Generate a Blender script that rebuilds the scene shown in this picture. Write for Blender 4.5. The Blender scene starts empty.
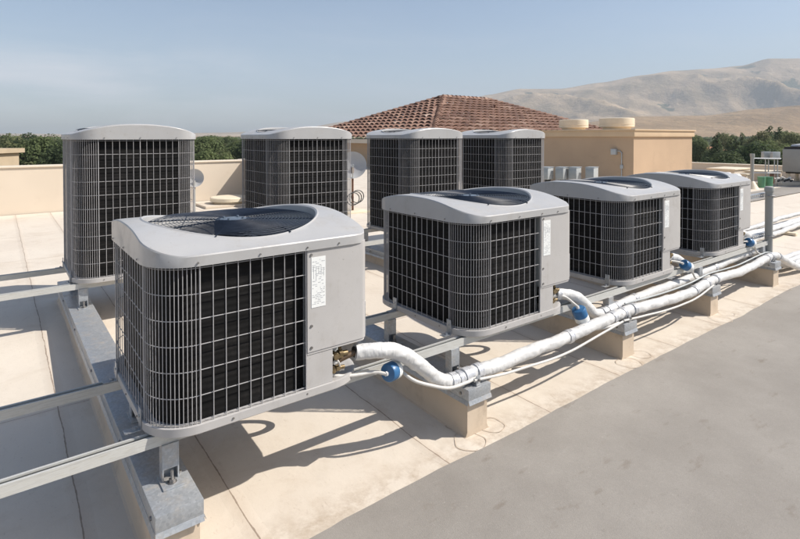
import bpy, bmesh, math, random
from mathutils import Vector, Matrix, noise
random.seed(7)
S = bpy.context.scene
C = S.collection
PI = math.pi

# ------------------------------------------------------------------ render / camera
S.render.resolution_x = 1024; S.render.resolution_y = 690
S.view_settings.view_transform = 'Standard'; S.view_settings.look = 'None'
S.view_settings.gamma = 1; S.view_settings.exposure = 0.36
S.view_settings.use_curve_mapping = False
A = math.radians(52.732); P = math.radians(1.009)
cam_d = bpy.data.cameras.new('camera'); cam = bpy.data.objects.new('camera', cam_d); C.objects.link(cam)
S.camera = cam
cam_d.sensor_width = 36; cam_d.lens = 529.1/800*36; cam_d.shift_y = -(269.5-145.73)/800
cam_d.clip_start = 0.05; cam_d.clip_end = 40000
cam.location = (0, 0, 0); cam.rotation_euler = (PI/2 - P, 0, A - PI/2)
F0 = Vector((math.cos(A), math.sin(A), 0)); R0 = Vector((math.sin(A), -math.cos(A), 0))

def wp(px, depth, z=0.0):                       # ground-plan point at a bearing (photo column) and distance
    lat = (px-400)/529.1*depth
    v = F0*depth + R0*lat
    return Vector((v.x, v.y, z))

# ------------------------------------------------------------------ helpers
def node_mat(name):
    m = bpy.data.materials.new(name); m.use_nodes = True
    nt = m.node_tree; b = nt.nodes['Principled BSDF']
    return m, nt, b
def add(nt, t, **k):
    n = nt.nodes.new(t)
    for a, v in k.items():
        if a == 'inp':
            for i, x in v.items(): n.inputs[i].default_value = x
        else: setattr(n, a, v)
    return n
def ramp(nt, fac, stops):
    r = nt.nodes.new('ShaderNodeValToRGB'); e = r.color_ramp.elements
    while len(e) < len(stops): e.new(0.5)
    for i, (p, c) in enumerate(stops):
        e[i].position = p; e[i].color = (*c, 1) if len(c) == 3 else c
    nt.links.new(fac, r.inputs[0]); return r.outputs[0]
def mixc(nt, fac, a, b, blend='MIX'):
    m = nt.nodes.new('ShaderNodeMix'); m.data_type = 'RGBA'; m.blend_type = blend
    for s, v in ((0, fac), (6, a), (7, b)):
        if hasattr(v, 'links'): nt.links.new(v, m.inputs[s])
        else: m.inputs[s].default_value = v if s == 0 else (*v, 1)
    return m.outputs[2]
def mth(nt, op, a, b=None, c=None):
    m = nt.nodes.new('ShaderNodeMath'); m.operation = op
    for i, v in enumerate((a, b, c)):
        if v is None: continue
        if hasattr(v, 'links'): nt.links.new(v, m.inputs[i])
        else: m.inputs[i].default_value = v
    return m.outputs[0]
def pos(nt):
    return nt.nodes.new('ShaderNodeNewGeometry').outputs['Position']
def nz(nt, vec, scale, detail=4, rough=.55, dist=0):
    n = add(nt, 'ShaderNodeTexNoise', inp={'Scale': scale, 'Detail': detail, 'Roughness': rough, 'Distortion': dist})
    nt.links.new(vec, n.inputs['Vector']); return n.outputs['Fac']
def scalev(nt, vec, s):
    m = add(nt, 'ShaderNodeVectorMath', operation='MULTIPLY'); nt.links.new(vec, m.inputs[0]); m.inputs[1].default_value = s
    return m.outputs[0]
def bump(nt, b, h, strength, distance):
    n = add(nt, 'ShaderNodeBump', inp={'Strength': strength, 'Distance': distance}); nt.links.new(h, n.inputs['Height'])
    nt.links.new(n.outputs[0], b.inputs['Normal'])
def simple(name, col, rough=.5, metal=0., var=.12, vs=6., bs=0., bscale=200., spec=.5, dirt=None):
    m, nt, b = node_mat(name)
    p = pos(nt)
    n = nz(nt, p, vs, 5)
    lo = tuple(max(0, c*(1-var)) for c in col); hi = tuple(min(1, c*(1+var)) for c in col)
    c = ramp(nt, n, [(.3, lo), (.7, hi)])
    if dirt:
        d = ramp(nt, nz(nt, p, dirt[1], 6, .65), [(dirt[2], (0, 0, 0)), (dirt[2]+.16, (1, 1, 1))])
        c = mixc(nt, mth(nt, 'MULTIPLY', d, dirt[3]), c, dirt[0])
    nt.links.new(c, b.inputs['Base Color'])
    r = mth(nt, 'MULTIPLY_ADD', n, .2, rough-.1); nt.links.new(r, b.inputs['Roughness'])
    b.inputs['Metallic'].default_value = metal
    b.inputs['Specular IOR Level'].default_value = spec
    if bs: bump(nt, b, nz(nt, p, bscale, 3), bs, .002)
    return m

def obj(name, bm, mat, parent=None, smooth=True, angle=35, loc=None):
    bmesh.ops.recalc_face_normals(bm, faces=bm.faces)
    if smooth:
        bm.normal_update()
        for f in bm.faces: f.smooth = True
        lim = math.radians(angle)
        for e in bm.edges:
            if len(e.link_faces) == 2 and e.calc_face_angle(0) > lim: e.smooth = False
            elif len(e.link_faces) > 2: e.smooth = False
    me = bpy.data.meshes.new(name); bm.to_mesh(me); bm.free()
    for mm in (mat if isinstance(mat, (list, tuple)) else [mat]): me.materials.append(mm)
    o = bpy.data.objects.new(name, me); C.objects.link(o)
    if parent: o.parent = parent
    if loc is not None: o.location = loc
    return o
def thing(name, label, cat, loc=(0, 0, 0), rz=0., group=None):
    o = bpy.data.objects.new(name, None); C.objects.link(o)
    o.empty_display_size = .1
    o.location = loc; o.rotation_euler = (0, 0, rz); o['label'] = label; o['category'] = cat
    if group: o['group'] = group
    return o
def tag(o, label, cat, group=None, kind=None):
    o['label'] = label; o['category'] = cat
    if group: o['group'] = group
    if kind: o['kind'] = kind
    return o
def struct(o, kind='structure'):
    o['kind'] = kind; return o
def copy_tree(o, parent=None):
    c = o.copy(); C.objects.link(c)
    if parent is not None:
        c.parent = parent
    for ch in list(o.children): copy_tree(ch, c)
    return c

def bx(bm, x0, x1, y0, y1, z0, z1, bev=0., M=None, mi=0):
    r = bmesh.ops.create_cube(bm, size=1)
    vs = r['verts']
    T = Matrix.Translation(((x0+x1)/2, (y0+y1)/2, (z0+z1)/2)) @ Matrix.Diagonal((abs(x1-x0), abs(y1-y0), abs(z1-z0), 1))
    if M is not None: T = M @ T
    bmesh.ops.transform(bm, matrix=T, verts=vs)
    fs = set(f for v in vs for f in v.link_faces)
    for f in fs: f.material_index = mi
    if bev > 0:
        es = list(set(e for v in vs for e in v.link_edges))
        bmesh.ops.bevel(bm, geom=es, offset=bev, segments=2, affect='EDGES', profile=.6)
def cyl(bm, p0, p1, r0, r1=None, n=16, caps=True):
    if r1 is None: r1 = r0
    p0 = Vector(p0); p1 = Vector(p1); d = p1-p0
    q = d.to_track_quat('Z', 'Y').to_matrix().to_4x4()
    M = Matrix.Translation((p0+p1)/2) @ q
    bmesh.ops.create_cone(bm, cap_ends=caps, cap_tris=False, segments=n, radius1=r0, radius2=r1, depth=d.length, matrix=M)
def lathe(bm, prof, n=32, M=None, cap=False):
    rings = []
    for r, z in prof:
        ring = []
        for i in range(n):
            a = 2*PI*i/n
            v = Vector((r*math.cos(a), r*math.sin(a), z))
            if M is not None: v = M @ v
            ring.append(bm.verts.new(v))
        rings.append(ring)
    for a, b in zip(rings, rings[1:]):
        for i in range(n):
            bm.faces.new((a[i], a[(i+1) % n], b[(i+1) % n], b[i]))
    if cap:
        bm.faces.new(rings[0][::-1]); bm.faces.new(rings[-1])
def tube(bm, pts, r, n=8, closed=False, caps=True, rfun=None):
    pts = [Vector(p) for p in pts]; N = len(pts)
    rings = []
    t0 = (pts[1]-pts[0]).normalized()
    up = Vector((0, 0, 1)) if abs(t0.z) < .9 else Vector((1, 0, 0))
    u = t0.cross(up).normalized()
    for i, p in enumerate(pts):
        if closed: t = (pts[(i+1) % N]-pts[i-1]).normalized()
        else: t = (pts[min(i+1, N-1)]-pts[max(i-1, 0)]).normalized()
        u = (u - t*u.dot(t)).normalized(); w = t.cross(u)
        rr = r if rfun is None else r*rfun(i, N)
        rings.append([bm.verts.new(p+(u*math.cos(2*PI*k/n)+w*math.sin(2*PI*k/n))*rr) for k in range(n)])
    rng = range(N) if closed else range(N-1)
    for i in rng:
        a = rings[i]; b = rings[(i+1) % N]
        for k in range(n): bm.faces.new((a[k], a[(k+1) % n], b[(k+1) % n], b[k]))
    if caps and not closed:
        bm.faces.new(rings[0][::-1]); bm.faces.new(rings[-1])
def spline(pts, per=8):
    pts = [Vector(p) for p in pts]
    P_ = [pts[0]*2-pts[1]] + pts + [pts[-1]*2-pts[-2]]
    out = []
    for i in range(1, len(P_)-2):
        a, b, c, d = P_[i-1:i+3]
        for k in range(per):
            t = k/per
            out.append(.5*((2*b)+(c-a)*t+(2*a-5*b+4*c-d)*t*t+(3*b-a-3*c+d)*t**3))
    out.append(pts[-1]); return out

def obj_split(name, bm, mat, parent=None, **k):
    bm.verts.ensure_lookup_table(); seen = set(); out = []
    for v in bm.verts:
        if v in seen: continue
        isl = []; st = [v]; seen.add(v)
        while st:
            q = st.pop(); isl.append(q)
            for e in q.link_edges:
                o = e.other_vert(q)
                if o not in seen: seen.add(o); st.append(o)
        b2 = bmesh.new(); mp = {q: b2.verts.new(q.co) for q in isl}; S_ = set(isl)
        for f in bm.faces:
            if f.verts[0] in S_: b2.faces.new([mp[q] for q in f.verts])
        out.append(obj(name, b2, mat, parent, **k))
    bm.free(); return out

# ------------------------------------------------------------------ materials
M = {}
M['paint'] = simple('painted_sheet_metal', (.46, .445, .43), .42, 0, .05, 3, .05, 300, dirt=((.30, .26, .22), 9, .64, .5))
M['lid'] = simple('lid_paint', (.405, .405, .405), .36, 0, .04, 2.5, .04, 260, dirt=((.33, .31, .29), 12, .66, .4))
def paint(name, col, rough, amt):
    m, nt, b = node_mat(name); p = pos(nt)
    n = nz(nt, p, 3, 5)
    c = ramp(nt, n, [(.3, tuple(x*.96 for x in col)), (.7, tuple(x*1.04 for x in col))])
    stre = ramp(nt, nz(nt, scalev(nt, p, (26., 26., 2.2)), 1, 6, .7, .3), [(.50, (0, 0, 0)), (.78, (1, 1, 1))])
    dust = ramp(nt, nz(nt, p, 6.5, 8, .72), [(.50, (0, 0, 0)), (.72, (1, 1, 1))])
    spk = ramp(nt, nz(nt, p, 95, 3, .6), [(.70, (0, 0, 0)), (.745, (1, 1, 1))])
    c = mixc(nt, mth(nt, 'MULTIPLY', mth(nt, 'MULTIPLY', stre, dust), amt), c, (.25, .215, .175))
    c = mixc(nt, mth(nt, 'MULTIPLY', dust, amt*.30), c, (.34, .31, .27))
    c = mixc(nt, mth(nt, 'MULTIPLY', spk, amt*.8), c, (.20, .18, .155))
    nt.links.new(c, b.inputs['Base Color'])
    nt.links.new(mth(nt, 'MULTIPLY_ADD', dust, .25, rough), b.inputs['Roughness'])
    h = mth(nt, 'ADD', mth(nt, 'MULTIPLY', nz(nt, p, 4.5, 2), 6.), mth(nt, 'MULTIPLY', nz(nt, p, 300, 2), .05))
    bump(nt, b, h, .25, .003)
    return m
M['paint'] = paint('painted_sheet_metal', (.445, .43, .415), .42, .85)
M['lid'] = paint('lid_paint', (.40, .397, .392), .36, .85)
M['wire'] = simple('coated_wire', (.40, .39, .39), .4, 0, .12, 20)
M['guard'] = simple('navy_guard_wire', (.020, .028, .045), .32, 0, .2, 20)
M['fan'] = simple('fan_blade_metal', (.045, .055, .075), .45, .3, .15, 12)
M['hub'] = simple('hub_plate', (.13, .16, .20), .35, .3, .1, 15)
M['dark'] = simple('dark_interior', (.012, .013, .016), .6, 0, .2, 12)
M['brass'] = simple('brass', (.24, .18, .10), .5, .7, .3, 60, dirt=((.08, .06, .03), 50, .5, .8))
M['copper'] = simple('dark_copper', (.16, .11, .07), .5, .6, .3, 60)
M['bolt'] = simple('bolt_steel', (.30, .29, .28), .4, .8, .3, 90)
M['white_wrap'] = simple('pipe_wrap', (.60, .595, .58), .5, 0, .10, 14, .8, 38, dirt=((.22, .20, .18), 30, .60, .8))
M['line'] = simple('white_line', (.58, .56, .52), .5, 0, .1, 40, dirt=((.35, .3, .22), 50, .64, .7))
M['blue'] = simple('blue_shell', (.03, .13, .29), .35, 0, .12, 30)
M['label_white'] = simple('label_stock', (.78, .79, .77), .45, 0, .03, 40)
M['ink'] = simple('label_ink', (.42, .43, .44), .6, 0, .1, 50)
M['ceramic'] = simple('pale_cream_metal', (.74, .64, .48), .5, 0, .05, 4)
M['greybox'] = simple('grey_enclosure', (.42, .44, .44), .45, .2, .08, 5)
M['boxdoor'] = simple('enclosure_door', (.30, .33, .34), .45, .2, .08, 5)
M['white'] = simple('white_paint', (.78, .77, .74), .4, 0, .04, 5)
M['green'] = simple('green_plastic', (.10, .26, .15), .5, 0, .15, 8)
M['black'] = simple('black_rubber', (.02, .02, .02), .6, 0, .2, 30)
M['rustbrown'] = simple('rust_brown', (.16, .08, .05), .6, 0, .2, 30)
M['far_grey'] = simple('far_unit_grey', (.32, .32, .30), .5, 0, .05, 3)
M['stucco'] = simple('tan_stucco', (.50, .355, .232), .85, 0, .07, .9, .5, 60, dirt=((.34, .25, .165), 1.6, .56, .35))
M['cornice'] = simple('cream_cornice', (.60, .44, .28), .7, 0, .05, 2)
M['parapet'] = simple('cream_parapet', (.63, .54, .43), .7, 0, .04, 1.2, .1, 30, dirt=((.5, .40, .30), 2.5, .62, .4))
M['bark'] = simple('bark', (.09, .065, .045), .9, 0, .3, 6)

def galv():
    m, nt, b = node_mat('galvanised_steel'); p = pos(nt)
    v = add(nt, 'ShaderNodeTexVoronoi', inp={'Scale': 110.}); nt.links.new(p, v.inputs['Vector'])
    c = ramp(nt, v.outputs['Color'], [(0, (.33, .35, .37)), (1, (.46, .48, .50))])
    d = ramp(nt, nz(nt, p, 14, 7, .7), [(.50, (0, 0, 0)), (.72, (1, 1, 1))])
    c = mixc(nt, mth(nt, 'MULTIPLY', d, .7), c, (.45, .39, .32))
    c = mixc(nt, mth(nt, 'MULTIPLY', ramp(nt, nz(nt, p, 55, 5, .7), [(.62, (0, 0, 0)), (.7, (1, 1, 1))]), .6), c, (.62, .60, .57))
    nt.links.new(c, b.inputs['Base Color']); b.inputs['Metallic'].default_value = .45
    nt.links.new(mth(nt, 'MULTIPLY_ADD', d, .3, .42), b.inputs['Roughness'])
    bump(nt, b, nz(nt, p, 25, 3), .12, .004)
    return m
M['galv'] = galv()
def strut_mat():
    m, nt, b = node_mat('strut_steel'); p = pos(nt)
    n = nz(nt, scalev(nt, p, (2., 30., 30.)), 6, 6, .7)
    c = ramp(nt, n, [(.3, (.44, .43, .40)), (.55, (.58, .58, .55)), (.75, (.40, .36, .29))])
    nt.links.new(c, b.inputs['Base Color']); b.inputs['Metallic'].default_value = .2; b.inputs['Roughness'].default_value = .5
    return m
M['strut'] = strut_mat()
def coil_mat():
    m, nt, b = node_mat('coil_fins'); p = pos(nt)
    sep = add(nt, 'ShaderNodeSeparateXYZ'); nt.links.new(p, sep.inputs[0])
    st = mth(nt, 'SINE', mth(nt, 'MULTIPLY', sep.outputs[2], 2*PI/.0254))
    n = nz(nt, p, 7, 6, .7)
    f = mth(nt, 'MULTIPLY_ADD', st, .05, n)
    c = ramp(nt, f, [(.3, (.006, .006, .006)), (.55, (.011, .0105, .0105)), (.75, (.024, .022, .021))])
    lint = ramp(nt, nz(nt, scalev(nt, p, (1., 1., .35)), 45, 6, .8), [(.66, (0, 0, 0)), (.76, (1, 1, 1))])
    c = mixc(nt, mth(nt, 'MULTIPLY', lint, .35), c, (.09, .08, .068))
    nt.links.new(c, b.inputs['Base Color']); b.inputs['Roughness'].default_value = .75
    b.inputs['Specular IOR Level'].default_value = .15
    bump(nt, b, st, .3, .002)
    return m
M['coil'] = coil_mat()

def roof_mat():
    m, nt, b = node_mat('cream_membrane'); p = pos(nt)
    sep = add(nt, 'ShaderNodeSeparateXYZ'); nt.links.new(p, sep.inputs[0])
    X, Y = sep.outputs[0], sep.outputs[1]
    base = ramp(nt, nz(nt, p, .9, 6, .6), [(.3, (.59, .52, .435)), (.7, (.66, .595, .505))])
    # weathering blotches and scuffs
    d1 = ramp(nt, nz(nt, p, 2.2, 8, .7, .6), [(.52, (0, 0, 0)), (.75, (1, 1, 1))])
    base = mixc(nt, mth(nt, 'MULTIPLY', d1, .6), base, (.46, .375, .285))
    d2 = ramp(nt, nz(nt, scalev(nt, p, (3., 1., 1.)), 11, 8, .75, 1.2), [(.60, (0, 0, 0)), (.70, (1, 1, 1))])
    base = mixc(nt, mth(nt, 'MULTIPLY', d2, .5), base, (.36, .285, .215))
    d3 = ramp(nt, nz(nt, p, 60, 4, .7), [(.66, (0, 0, 0)), (.72, (1, 1, 1))])
    base = mixc(nt, mth(nt, 'MULTIPLY', d3, .5), base, (.30, .235, .18))
    # dusty band close to the walkway
    edge = mth(nt, 'SUBTRACT', 1., mth(nt, 'DIVIDE', mth(nt, 'ABSOLUTE', mth(nt, 'SUBTRACT', Y, 1.86)), .16))
    edge = mth(nt, 'MULTIPLY', mth(nt, 'MAXIMUM', edge, 0), ramp(nt, nz(nt, p, 9, 7, .75), [(.42, (0, 0, 0)), (.62, (1, 1, 1))]))
    base = mixc(nt, mth(nt, 'MULTIPLY', edge, .65), base, (.36, .28, .20))
    # membrane seams along y
    wob = mth(nt, 'MULTIPLY_ADD', nz(nt, p, 3, 4), .03, -.015)
    xs = mth(nt, 'ADD', X, wob)
    near = None
    for sx in (-1.2, -.45, .25, .785, 1.68, 2.45, 3.185, 3.95, 4.7, 5.5, 7.1, 8.6, 10.1, 11.6):
        a = mth(nt, 'ABSOLUTE', mth(nt, 'SUBTRACT', xs, sx))
        near = a if near is None else mth(nt, 'MINIMUM', near, a)
    for sy in (3.45, 7.6, 9.4):
        near = mth(nt, 'MINIMUM', near, mth(nt, 'MULTIPLY', mth(nt, 'ABSOLUTE', mth(nt, 'SUBTRACT', mth(nt, 'ADD', Y, wob), sy)), 1.6))
    line = mth(nt, 'LESS_THAN', near, mth(nt, 'MULTIPLY_ADD', nz(nt, p, 14, 5, .7), .010, -.0022))
    soft = mth(nt, 'MAXIMUM', mth(nt, 'SUBTRACT', 1., mth(nt, 'DIVIDE', near, .045)), 0)
    base = mixc(nt, mth(nt, 'MULTIPLY', soft, .22), base, (.42, .32, .24))
    base = mixc(nt, mth(nt, 'MULTIPLY', line, .75), base, (.21, .155, .115))
    nt.links.new(base, b.inputs['Base Color']); b.inputs['Roughness'].default_value = .72
    b.inputs['Specular IOR Level'].default_value = .3
    h = mth(nt, 'ADD', mth(nt, 'MULTIPLY', nz(nt, p, 1.6, 5), 3.), mth(nt, 'MULTIPLY', soft, .5))
    h = mth(nt, 'ADD', h, mth(nt, 'MULTIPLY', nz(nt, p, 90, 3), .08))
    bump(nt, b, h, .5, .012)
    return m
M['roof'] = roof_mat()
def patch_mat():
    m, nt, b = node_mat('membrane_patch'); p = pos(nt)
    c = ramp(nt, nz(nt, p, 8, 6, .7), [(.3, (.40, .32, .24)), (.7, (.55, .46, .37))])
    nt.links.new(c, b.inputs['Base Color']); b.inputs['Roughness'].default_value = .75
    return m
M['patch'] = patch_mat()
def walk_mat():
    m, nt, b = node_mat('grey_walkway_coating'); p = pos(nt)
    c = ramp(nt, nz(nt, p, 1.4, 8, .65), [(.3, (.262, .240, .212)), (.7, (.372, .345, .308))])
    c = mixc(nt, mth(nt, 'MULTIPLY', ramp(nt, nz(nt, scalev(nt, p, (1., 2.5, 1.)), 4.5, 6, .65), [(.60, (0, 0, 0)), (.72, (1, 1, 1))]), .48), c, (.16, .12, .085))
    c = mixc(nt, mth(nt, 'MULTIPLY', ramp(nt, nz(nt, p, 38, 4, .7), [(.66, (0, 0, 0)), (.72, (1, 1, 1))]), .4), c, (.16, .135, .11))
    c = mixc(nt, mth(nt, 'MULTIPLY', ramp(nt, nz(nt, p, 70, 3, .7), [(.66, (0, 0, 0)), (.70, (1, 1, 1))]), .35), c, (.48, .45, .41))
    c = mixc(nt, mth(nt, 'MULTIPLY', ramp(nt, nz(nt, scalev(nt, p, (1., 4., 1.)), 7, 7, .7), [(.60, (0, 0, 0)), (.72, (1, 1, 1))]), .25), c, (.42, .39, .36))
    c = mixc(nt, mth(nt, 'MULTIPLY', nz(nt, p, 160, 3), .45), c, (.16, .145, .13))
    nt.links.new(c, b.inputs['Base Color']); b.inputs['Roughness'].default_value = .85
    b.inputs['Specular IOR Level'].default_value = .25
    bump(nt, b, mth(nt, 'ADD', nz(nt, p, 220, 3), mth(nt, 'MULTIPLY', nz(nt, p, 5, 4), 3.)), .5, .003)
    return m
M['walk'] = walk_mat()
def tile_mat():
    m, nt, b = node_mat('clay_tile'); p = pos(nt)
    a = add(nt, 'ShaderNodeAttribute', attribute_name='tint')
    c = ramp(nt, a.outputs['Fac'], [(0, (.10, .052, .036)), (.3, (.20, .112, .078)), (.5, (.27, .150, .102)), (.75, (.37, .235, .17)), (1, (.50, .37, .29))])
    c = mixc(nt, mth(nt, 'MULTIPLY', nz(nt, p, 14, 5, .7), .35), c, (.16, .09, .07))
    nt.links.new(c, b.inputs['Base Color']); b.inputs['Roughness'].default_value = .8
    return m
M['tile'] = tile_mat()
def leaf_mat(name, a, b_, c_):
    m, nt, b = node_mat(name); p = pos(nt)
    c = ramp(nt, nz(nt, p, .55, 3, .6), [(.3, a), (.5, b_), (.72, c_)])
    at = add(nt, 'ShaderNodeObjectInfo')
    c = mixc(nt, at.outputs['Random'], mixc(nt, .30, c, (.03, .045, .02)), mixc(nt, .45, c, (.20, .22, .10)))
    nt.links.new(c, b.inputs['Base Color']); b.inputs['Roughness'].default_value = .7
    b.inputs['Specular IOR Level'].default_value = .2
    tr = add(nt, 'ShaderNodeBsdfTranslucent'); nt.links.new(c, tr.inputs[0])
    mx = add(nt, 'ShaderNodeMixShader', inp={0: .5}); out = nt.nodes['Material Output']
    nt.links.new(b.outputs[0], mx.inputs[1]); nt.links.new(tr.outputs[0], mx.inputs[2]); nt.links.new(mx.outputs[0], out.inputs[0])
    return m
M['leaf1'] = leaf_mat('leaves_green', (.10, .135, .055), (.16, .205, .085), (.23, .28, .12))
M['leaf2'] = leaf_mat('leaves_dark', (.055, .08, .04), (.085, .12, .058), (.125, .165, .078))
M['leaf3'] = leaf_mat('leaves_olive', (.12, .125, .065), (.17, .175, .09), (.23, .23, .12))

# ------------------------------------------------------------------ world and sun
w = bpy.data.worlds.new('World'); S.world = w; w.use_nodes = True
nt = w.node_tree; bg = nt.nodes['Background']
sky = add(nt, 'ShaderNodeTexSky', sky_type='NISHITA', sun_disc=False)
EL = math.radians(45); AZ = math.radians(-37.3)
sky.sun_elevation = EL; sky.sun_rotation = PI/2 - AZ
sky.air_density = 1.0; sky.dust_density = 1.6; sky.ozone_density = 1.8; sky.altitude = 60
tc = add(nt, 'ShaderNodeTexCoord')
cl = nz(nt, scalev(nt, tc.outputs['Generated'], (1.6, 1.6, 9.)), 1.7, 7, .62, .5)
sepw = add(nt, 'ShaderNodeSeparateXYZ'); nt.links.new(tc.outputs['Generated'], sepw.inputs[0])
clf = ramp(nt, cl, [(.46, (0, 0, 0)), (.74, (1, 1, 1))])
low = ramp(nt, sepw.outputs[2], [(.0, (1, 1, 1)), (.02, (1, 1, 1)), (.22, (.12, .12, .12)), (.5, (.05, .05, .05))])
dt = add(nt, 'ShaderNodeVectorMath', operation='DOT_PRODUCT'); nt.links.new(tc.outputs['Generated'], dt.inputs[0])
ld = (F0-R0*.85).normalized(); dt.inputs[1].default_value = ld
lm = ramp(nt, dt.outputs['Value'], [(.86, (0, 0, 0)), (.985, (1, 1, 1))])
em = ramp(nt, sepw.outputs[2], [(.015, (.0, .0, .0)), (.07, (1, 1, 1)), (.115, (.9, .9, .9)), (.17, (0, 0, 0))])
wisp = ramp(nt, nz(nt, scalev(nt, tc.outputs['Generated'], (1.5, 1.5, 7.)), 2.2, 8, .58, .3), [(.42, (0, 0, 0)), (.70, (1, 1, 1))])
clc = mixc(nt, mth(nt, 'MULTIPLY', mth(nt, 'MULTIPLY', clf, low), .45), sky.outputs[0], (5.6, 5.7, 6.0))
clc = mixc(nt, mth(nt, 'MULTIPLY', mth(nt, 'MULTIPLY', mth(nt, 'MULTIPLY', wisp, lm), em), .65), clc, (7.6, 7.4, 7.4))
nt.links.new(clc, bg.inputs[0]); bg.inputs[1].default_value = .11
sl = bpy.data.lights.new('sun', 'SUN'); sl.energy = 5.0; sl.angle = math.radians(.55); sl.color = (1, .94, .86)
so = bpy.data.objects.new('sun', sl); C.objects.link(so)
sd = Vector((math.cos(AZ)*math.cos(EL), math.sin(AZ)*math.cos(EL), math.sin(EL)))
so.rotation_euler = sd.to_track_quat('Z', 'Y').to_euler(); so.location = (10, -8, 20)

# ------------------------------------------------------------------ roof (ground of the scene)
RZ = -1.545
def rz(y):
    return RZ if y < 2 else RZ + .03*(min(y, 5)-2)
bm = bmesh.new()
xs = [-9, -5, -3, -2, -1, 0, 1, 2, 3, 4, 4.62, 6, 8, 10, 12, 15, 18, 22.2]
ys = [-6, -3, 0, 1, 1.9, 2, 2.5, 3, 3.5, 4, 4.5, 5, 6, 8, 10, 12.1, 16, 24, 32]
g = [[bm.verts.new((x, y, rz(y))) for y in ys] for x in xs]
for i in range(len(xs)-1):
    for j in range(len(ys)-1):
        if ys[j] >= 12.1 and xs[i] < 4.6: continue
        bm.faces.new((g[i][j], g[i+1][j], g[i+1][j+1], g[i][j+1]))
struct(obj('roof_surface', bm, M['roof'], angle=10))
edge = [(-8.9, 1.80), (-2, 1.79), (.5, 1.78), (.96, 1.788), (1.3, 1.81), (1.61, 1.82), (1.9, 1.806), (2.16, 1.801), (2.3, 1.813), (2.7, 1.822), (3.05, 1.84),
        (3.56, 1.83), (4.08, 1.837), (4.52, 1.837), (5.05, 1.81), (5.7, 1.849), (6.36, 1.875), (6.8, 1.83), (7.6, 1.79), (9, 1.82), (22, 1.82)]
def strip(name, top, ybot, mat, z, wob=.006):
    bm = bmesh.new(); pr = None
    pts = []
    if name == 'walkway': top = [(x, 1.823+(y-1.823)*.55) for x, y in top]
    for (xa, ya), (xb, yb) in zip(top, top[1:]):
        n = max(1, int((xb-xa)/.06)) if xb < 9 else 8
        for k in range(n):
            t = k/n; x = xa+(xb-xa)*t; y = ya+(yb-ya)*t
            pts.append((x, y+wob*(noise.noise(Vector((x*5, 0, 3)))+.6*noise.noise(Vector((x*17, 0, 9))))))
    pts.append(top[-1])
    for x, y in pts:
        a = bm.verts.new((x, y, z(y))); b = bm.verts.new((x, ybot, z(ybot)))
        if pr: bm.faces.new((pr[0], pr[1], b, a))
        pr = (a, b)
    return struct(obj(name, bm, mat))
strip('walkway', edge, -5.9, M['walk'], lambda y: RZ+.004)
strip('far_walkway', [(9.0, 5.45), (14, 5.43), (21.8, 5.40)], 4.62, M['walk'], lambda y: -1.449)
# round sealing patches at the ends of the sleepers
bm = bmesh.new()
random.seed(3)
k = 0
for sx in (.41, 1.90, 3.42, 4.86, 6.32):
    for (dx, dy, r) in ((-.01, -.03, .085), (.19, -.0, .07), (.03, .12, .05)):
        k += 1
        def rp_(q, a): return (sx+dx+q*(1+.1*math.sin(3*a+k))*math.cos(a), 1.93+dy+q*(1+.12*math.cos(2*a+k))*math.sin(a), RZ+.0015+.0004*k)
        an = [2*PI*i/40 for i in range(40)]
        ro = [bm.verts.new(rp_(r, a)) for a in an]; ri = [bm.verts.new(rp_(r-.004-.003*noise.noise(Vector((a*2, k, 0))), a)) for a in an]
        for i in range(40): bm.faces.new((ro[i], ro[(i+1) % 40], ri[(i+1) % 40], ri[i]))
struct(obj('roof_seal_patches', bm, M['patch'], smooth=False))

# building mass under the roof
bm = bmesh.new()
bx(bm, -8.95, 22.15, -5.95, 12.05, -9.6, RZ-.02); bx(bm, 4.7, 22.15, 12.1, 31.9, -9.6, RZ-.02)
tag(obj('building', bm, M['stucco'], smooth=False), 'tan stucco building whose cream flat roof carries all the condenser units', 'building')

# ------------------------------------------------------------------ condenser units
def rr_path(W, r, n=8):
    """closed rounded rectangle 0..W, as list of (x,y) starting mid front edge; not used for spacing"""
    pts = []
    for cx, cy, a0 in ((r, r, PI), (W-r, r, 1.5*PI), (W-r, W-r, 0), (r, W-r, .5*PI)):
        for k in range(n+1):
            a = a0 + (PI/2)*k/n
            pts.append((cx+r*math.cos(a), cy+r*math.sin(a)))
    return pts
W = .90; RC = .16; PX = .597
def arch(u):
    u = max(0., min(1., u))
    return .030 + .075*(1-abs(2*u-1)**2.4)

class Path:
    """coil outline from the panel edge on the front face (-y) round three corners to the panel edge on the +x face"""
    def __init__(s, off):
        r = RC-off; lo = off; hi = W-off
        segs = [('L', (PX, lo), (RC, lo)), ('A', (RC, RC), 1.5*PI, -1), ('L', (lo, RC), (lo, W-RC)), ('A', (RC, W-RC), PI, -1),
                ('L', (RC, hi), (W-RC, hi)), ('A', (W-RC, W-RC), .5*PI, -1), ('L', (hi, W-RC), (hi, W-PX))]
        s.pts = []; s.seg = []
        for g in segs:
            if g[0] == 'L': s.seg.append(('L', Vector(g[1]), Vector(g[2])))
            else: s.seg.append(('A', Vector(g[1]), g[2], r))
    def at(s, i, t):
        g = s.seg[i]
        if g[0] == 'L': return g[1].lerp(g[2], t)
        a = g[2]-t*PI/2
        return Vector((g[1].x+g[3]*math.cos(a), g[1].y+g[3]*math.sin(a)))
    def poly(s, n=8):
        out = []
        for i, g in enumerate(s.seg):
            m = 2 if g[0] == 'L' else n
            for k in range(m): out.append(s.at(i, k/m))
        out.append(s.at(6, 1)); return out

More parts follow.
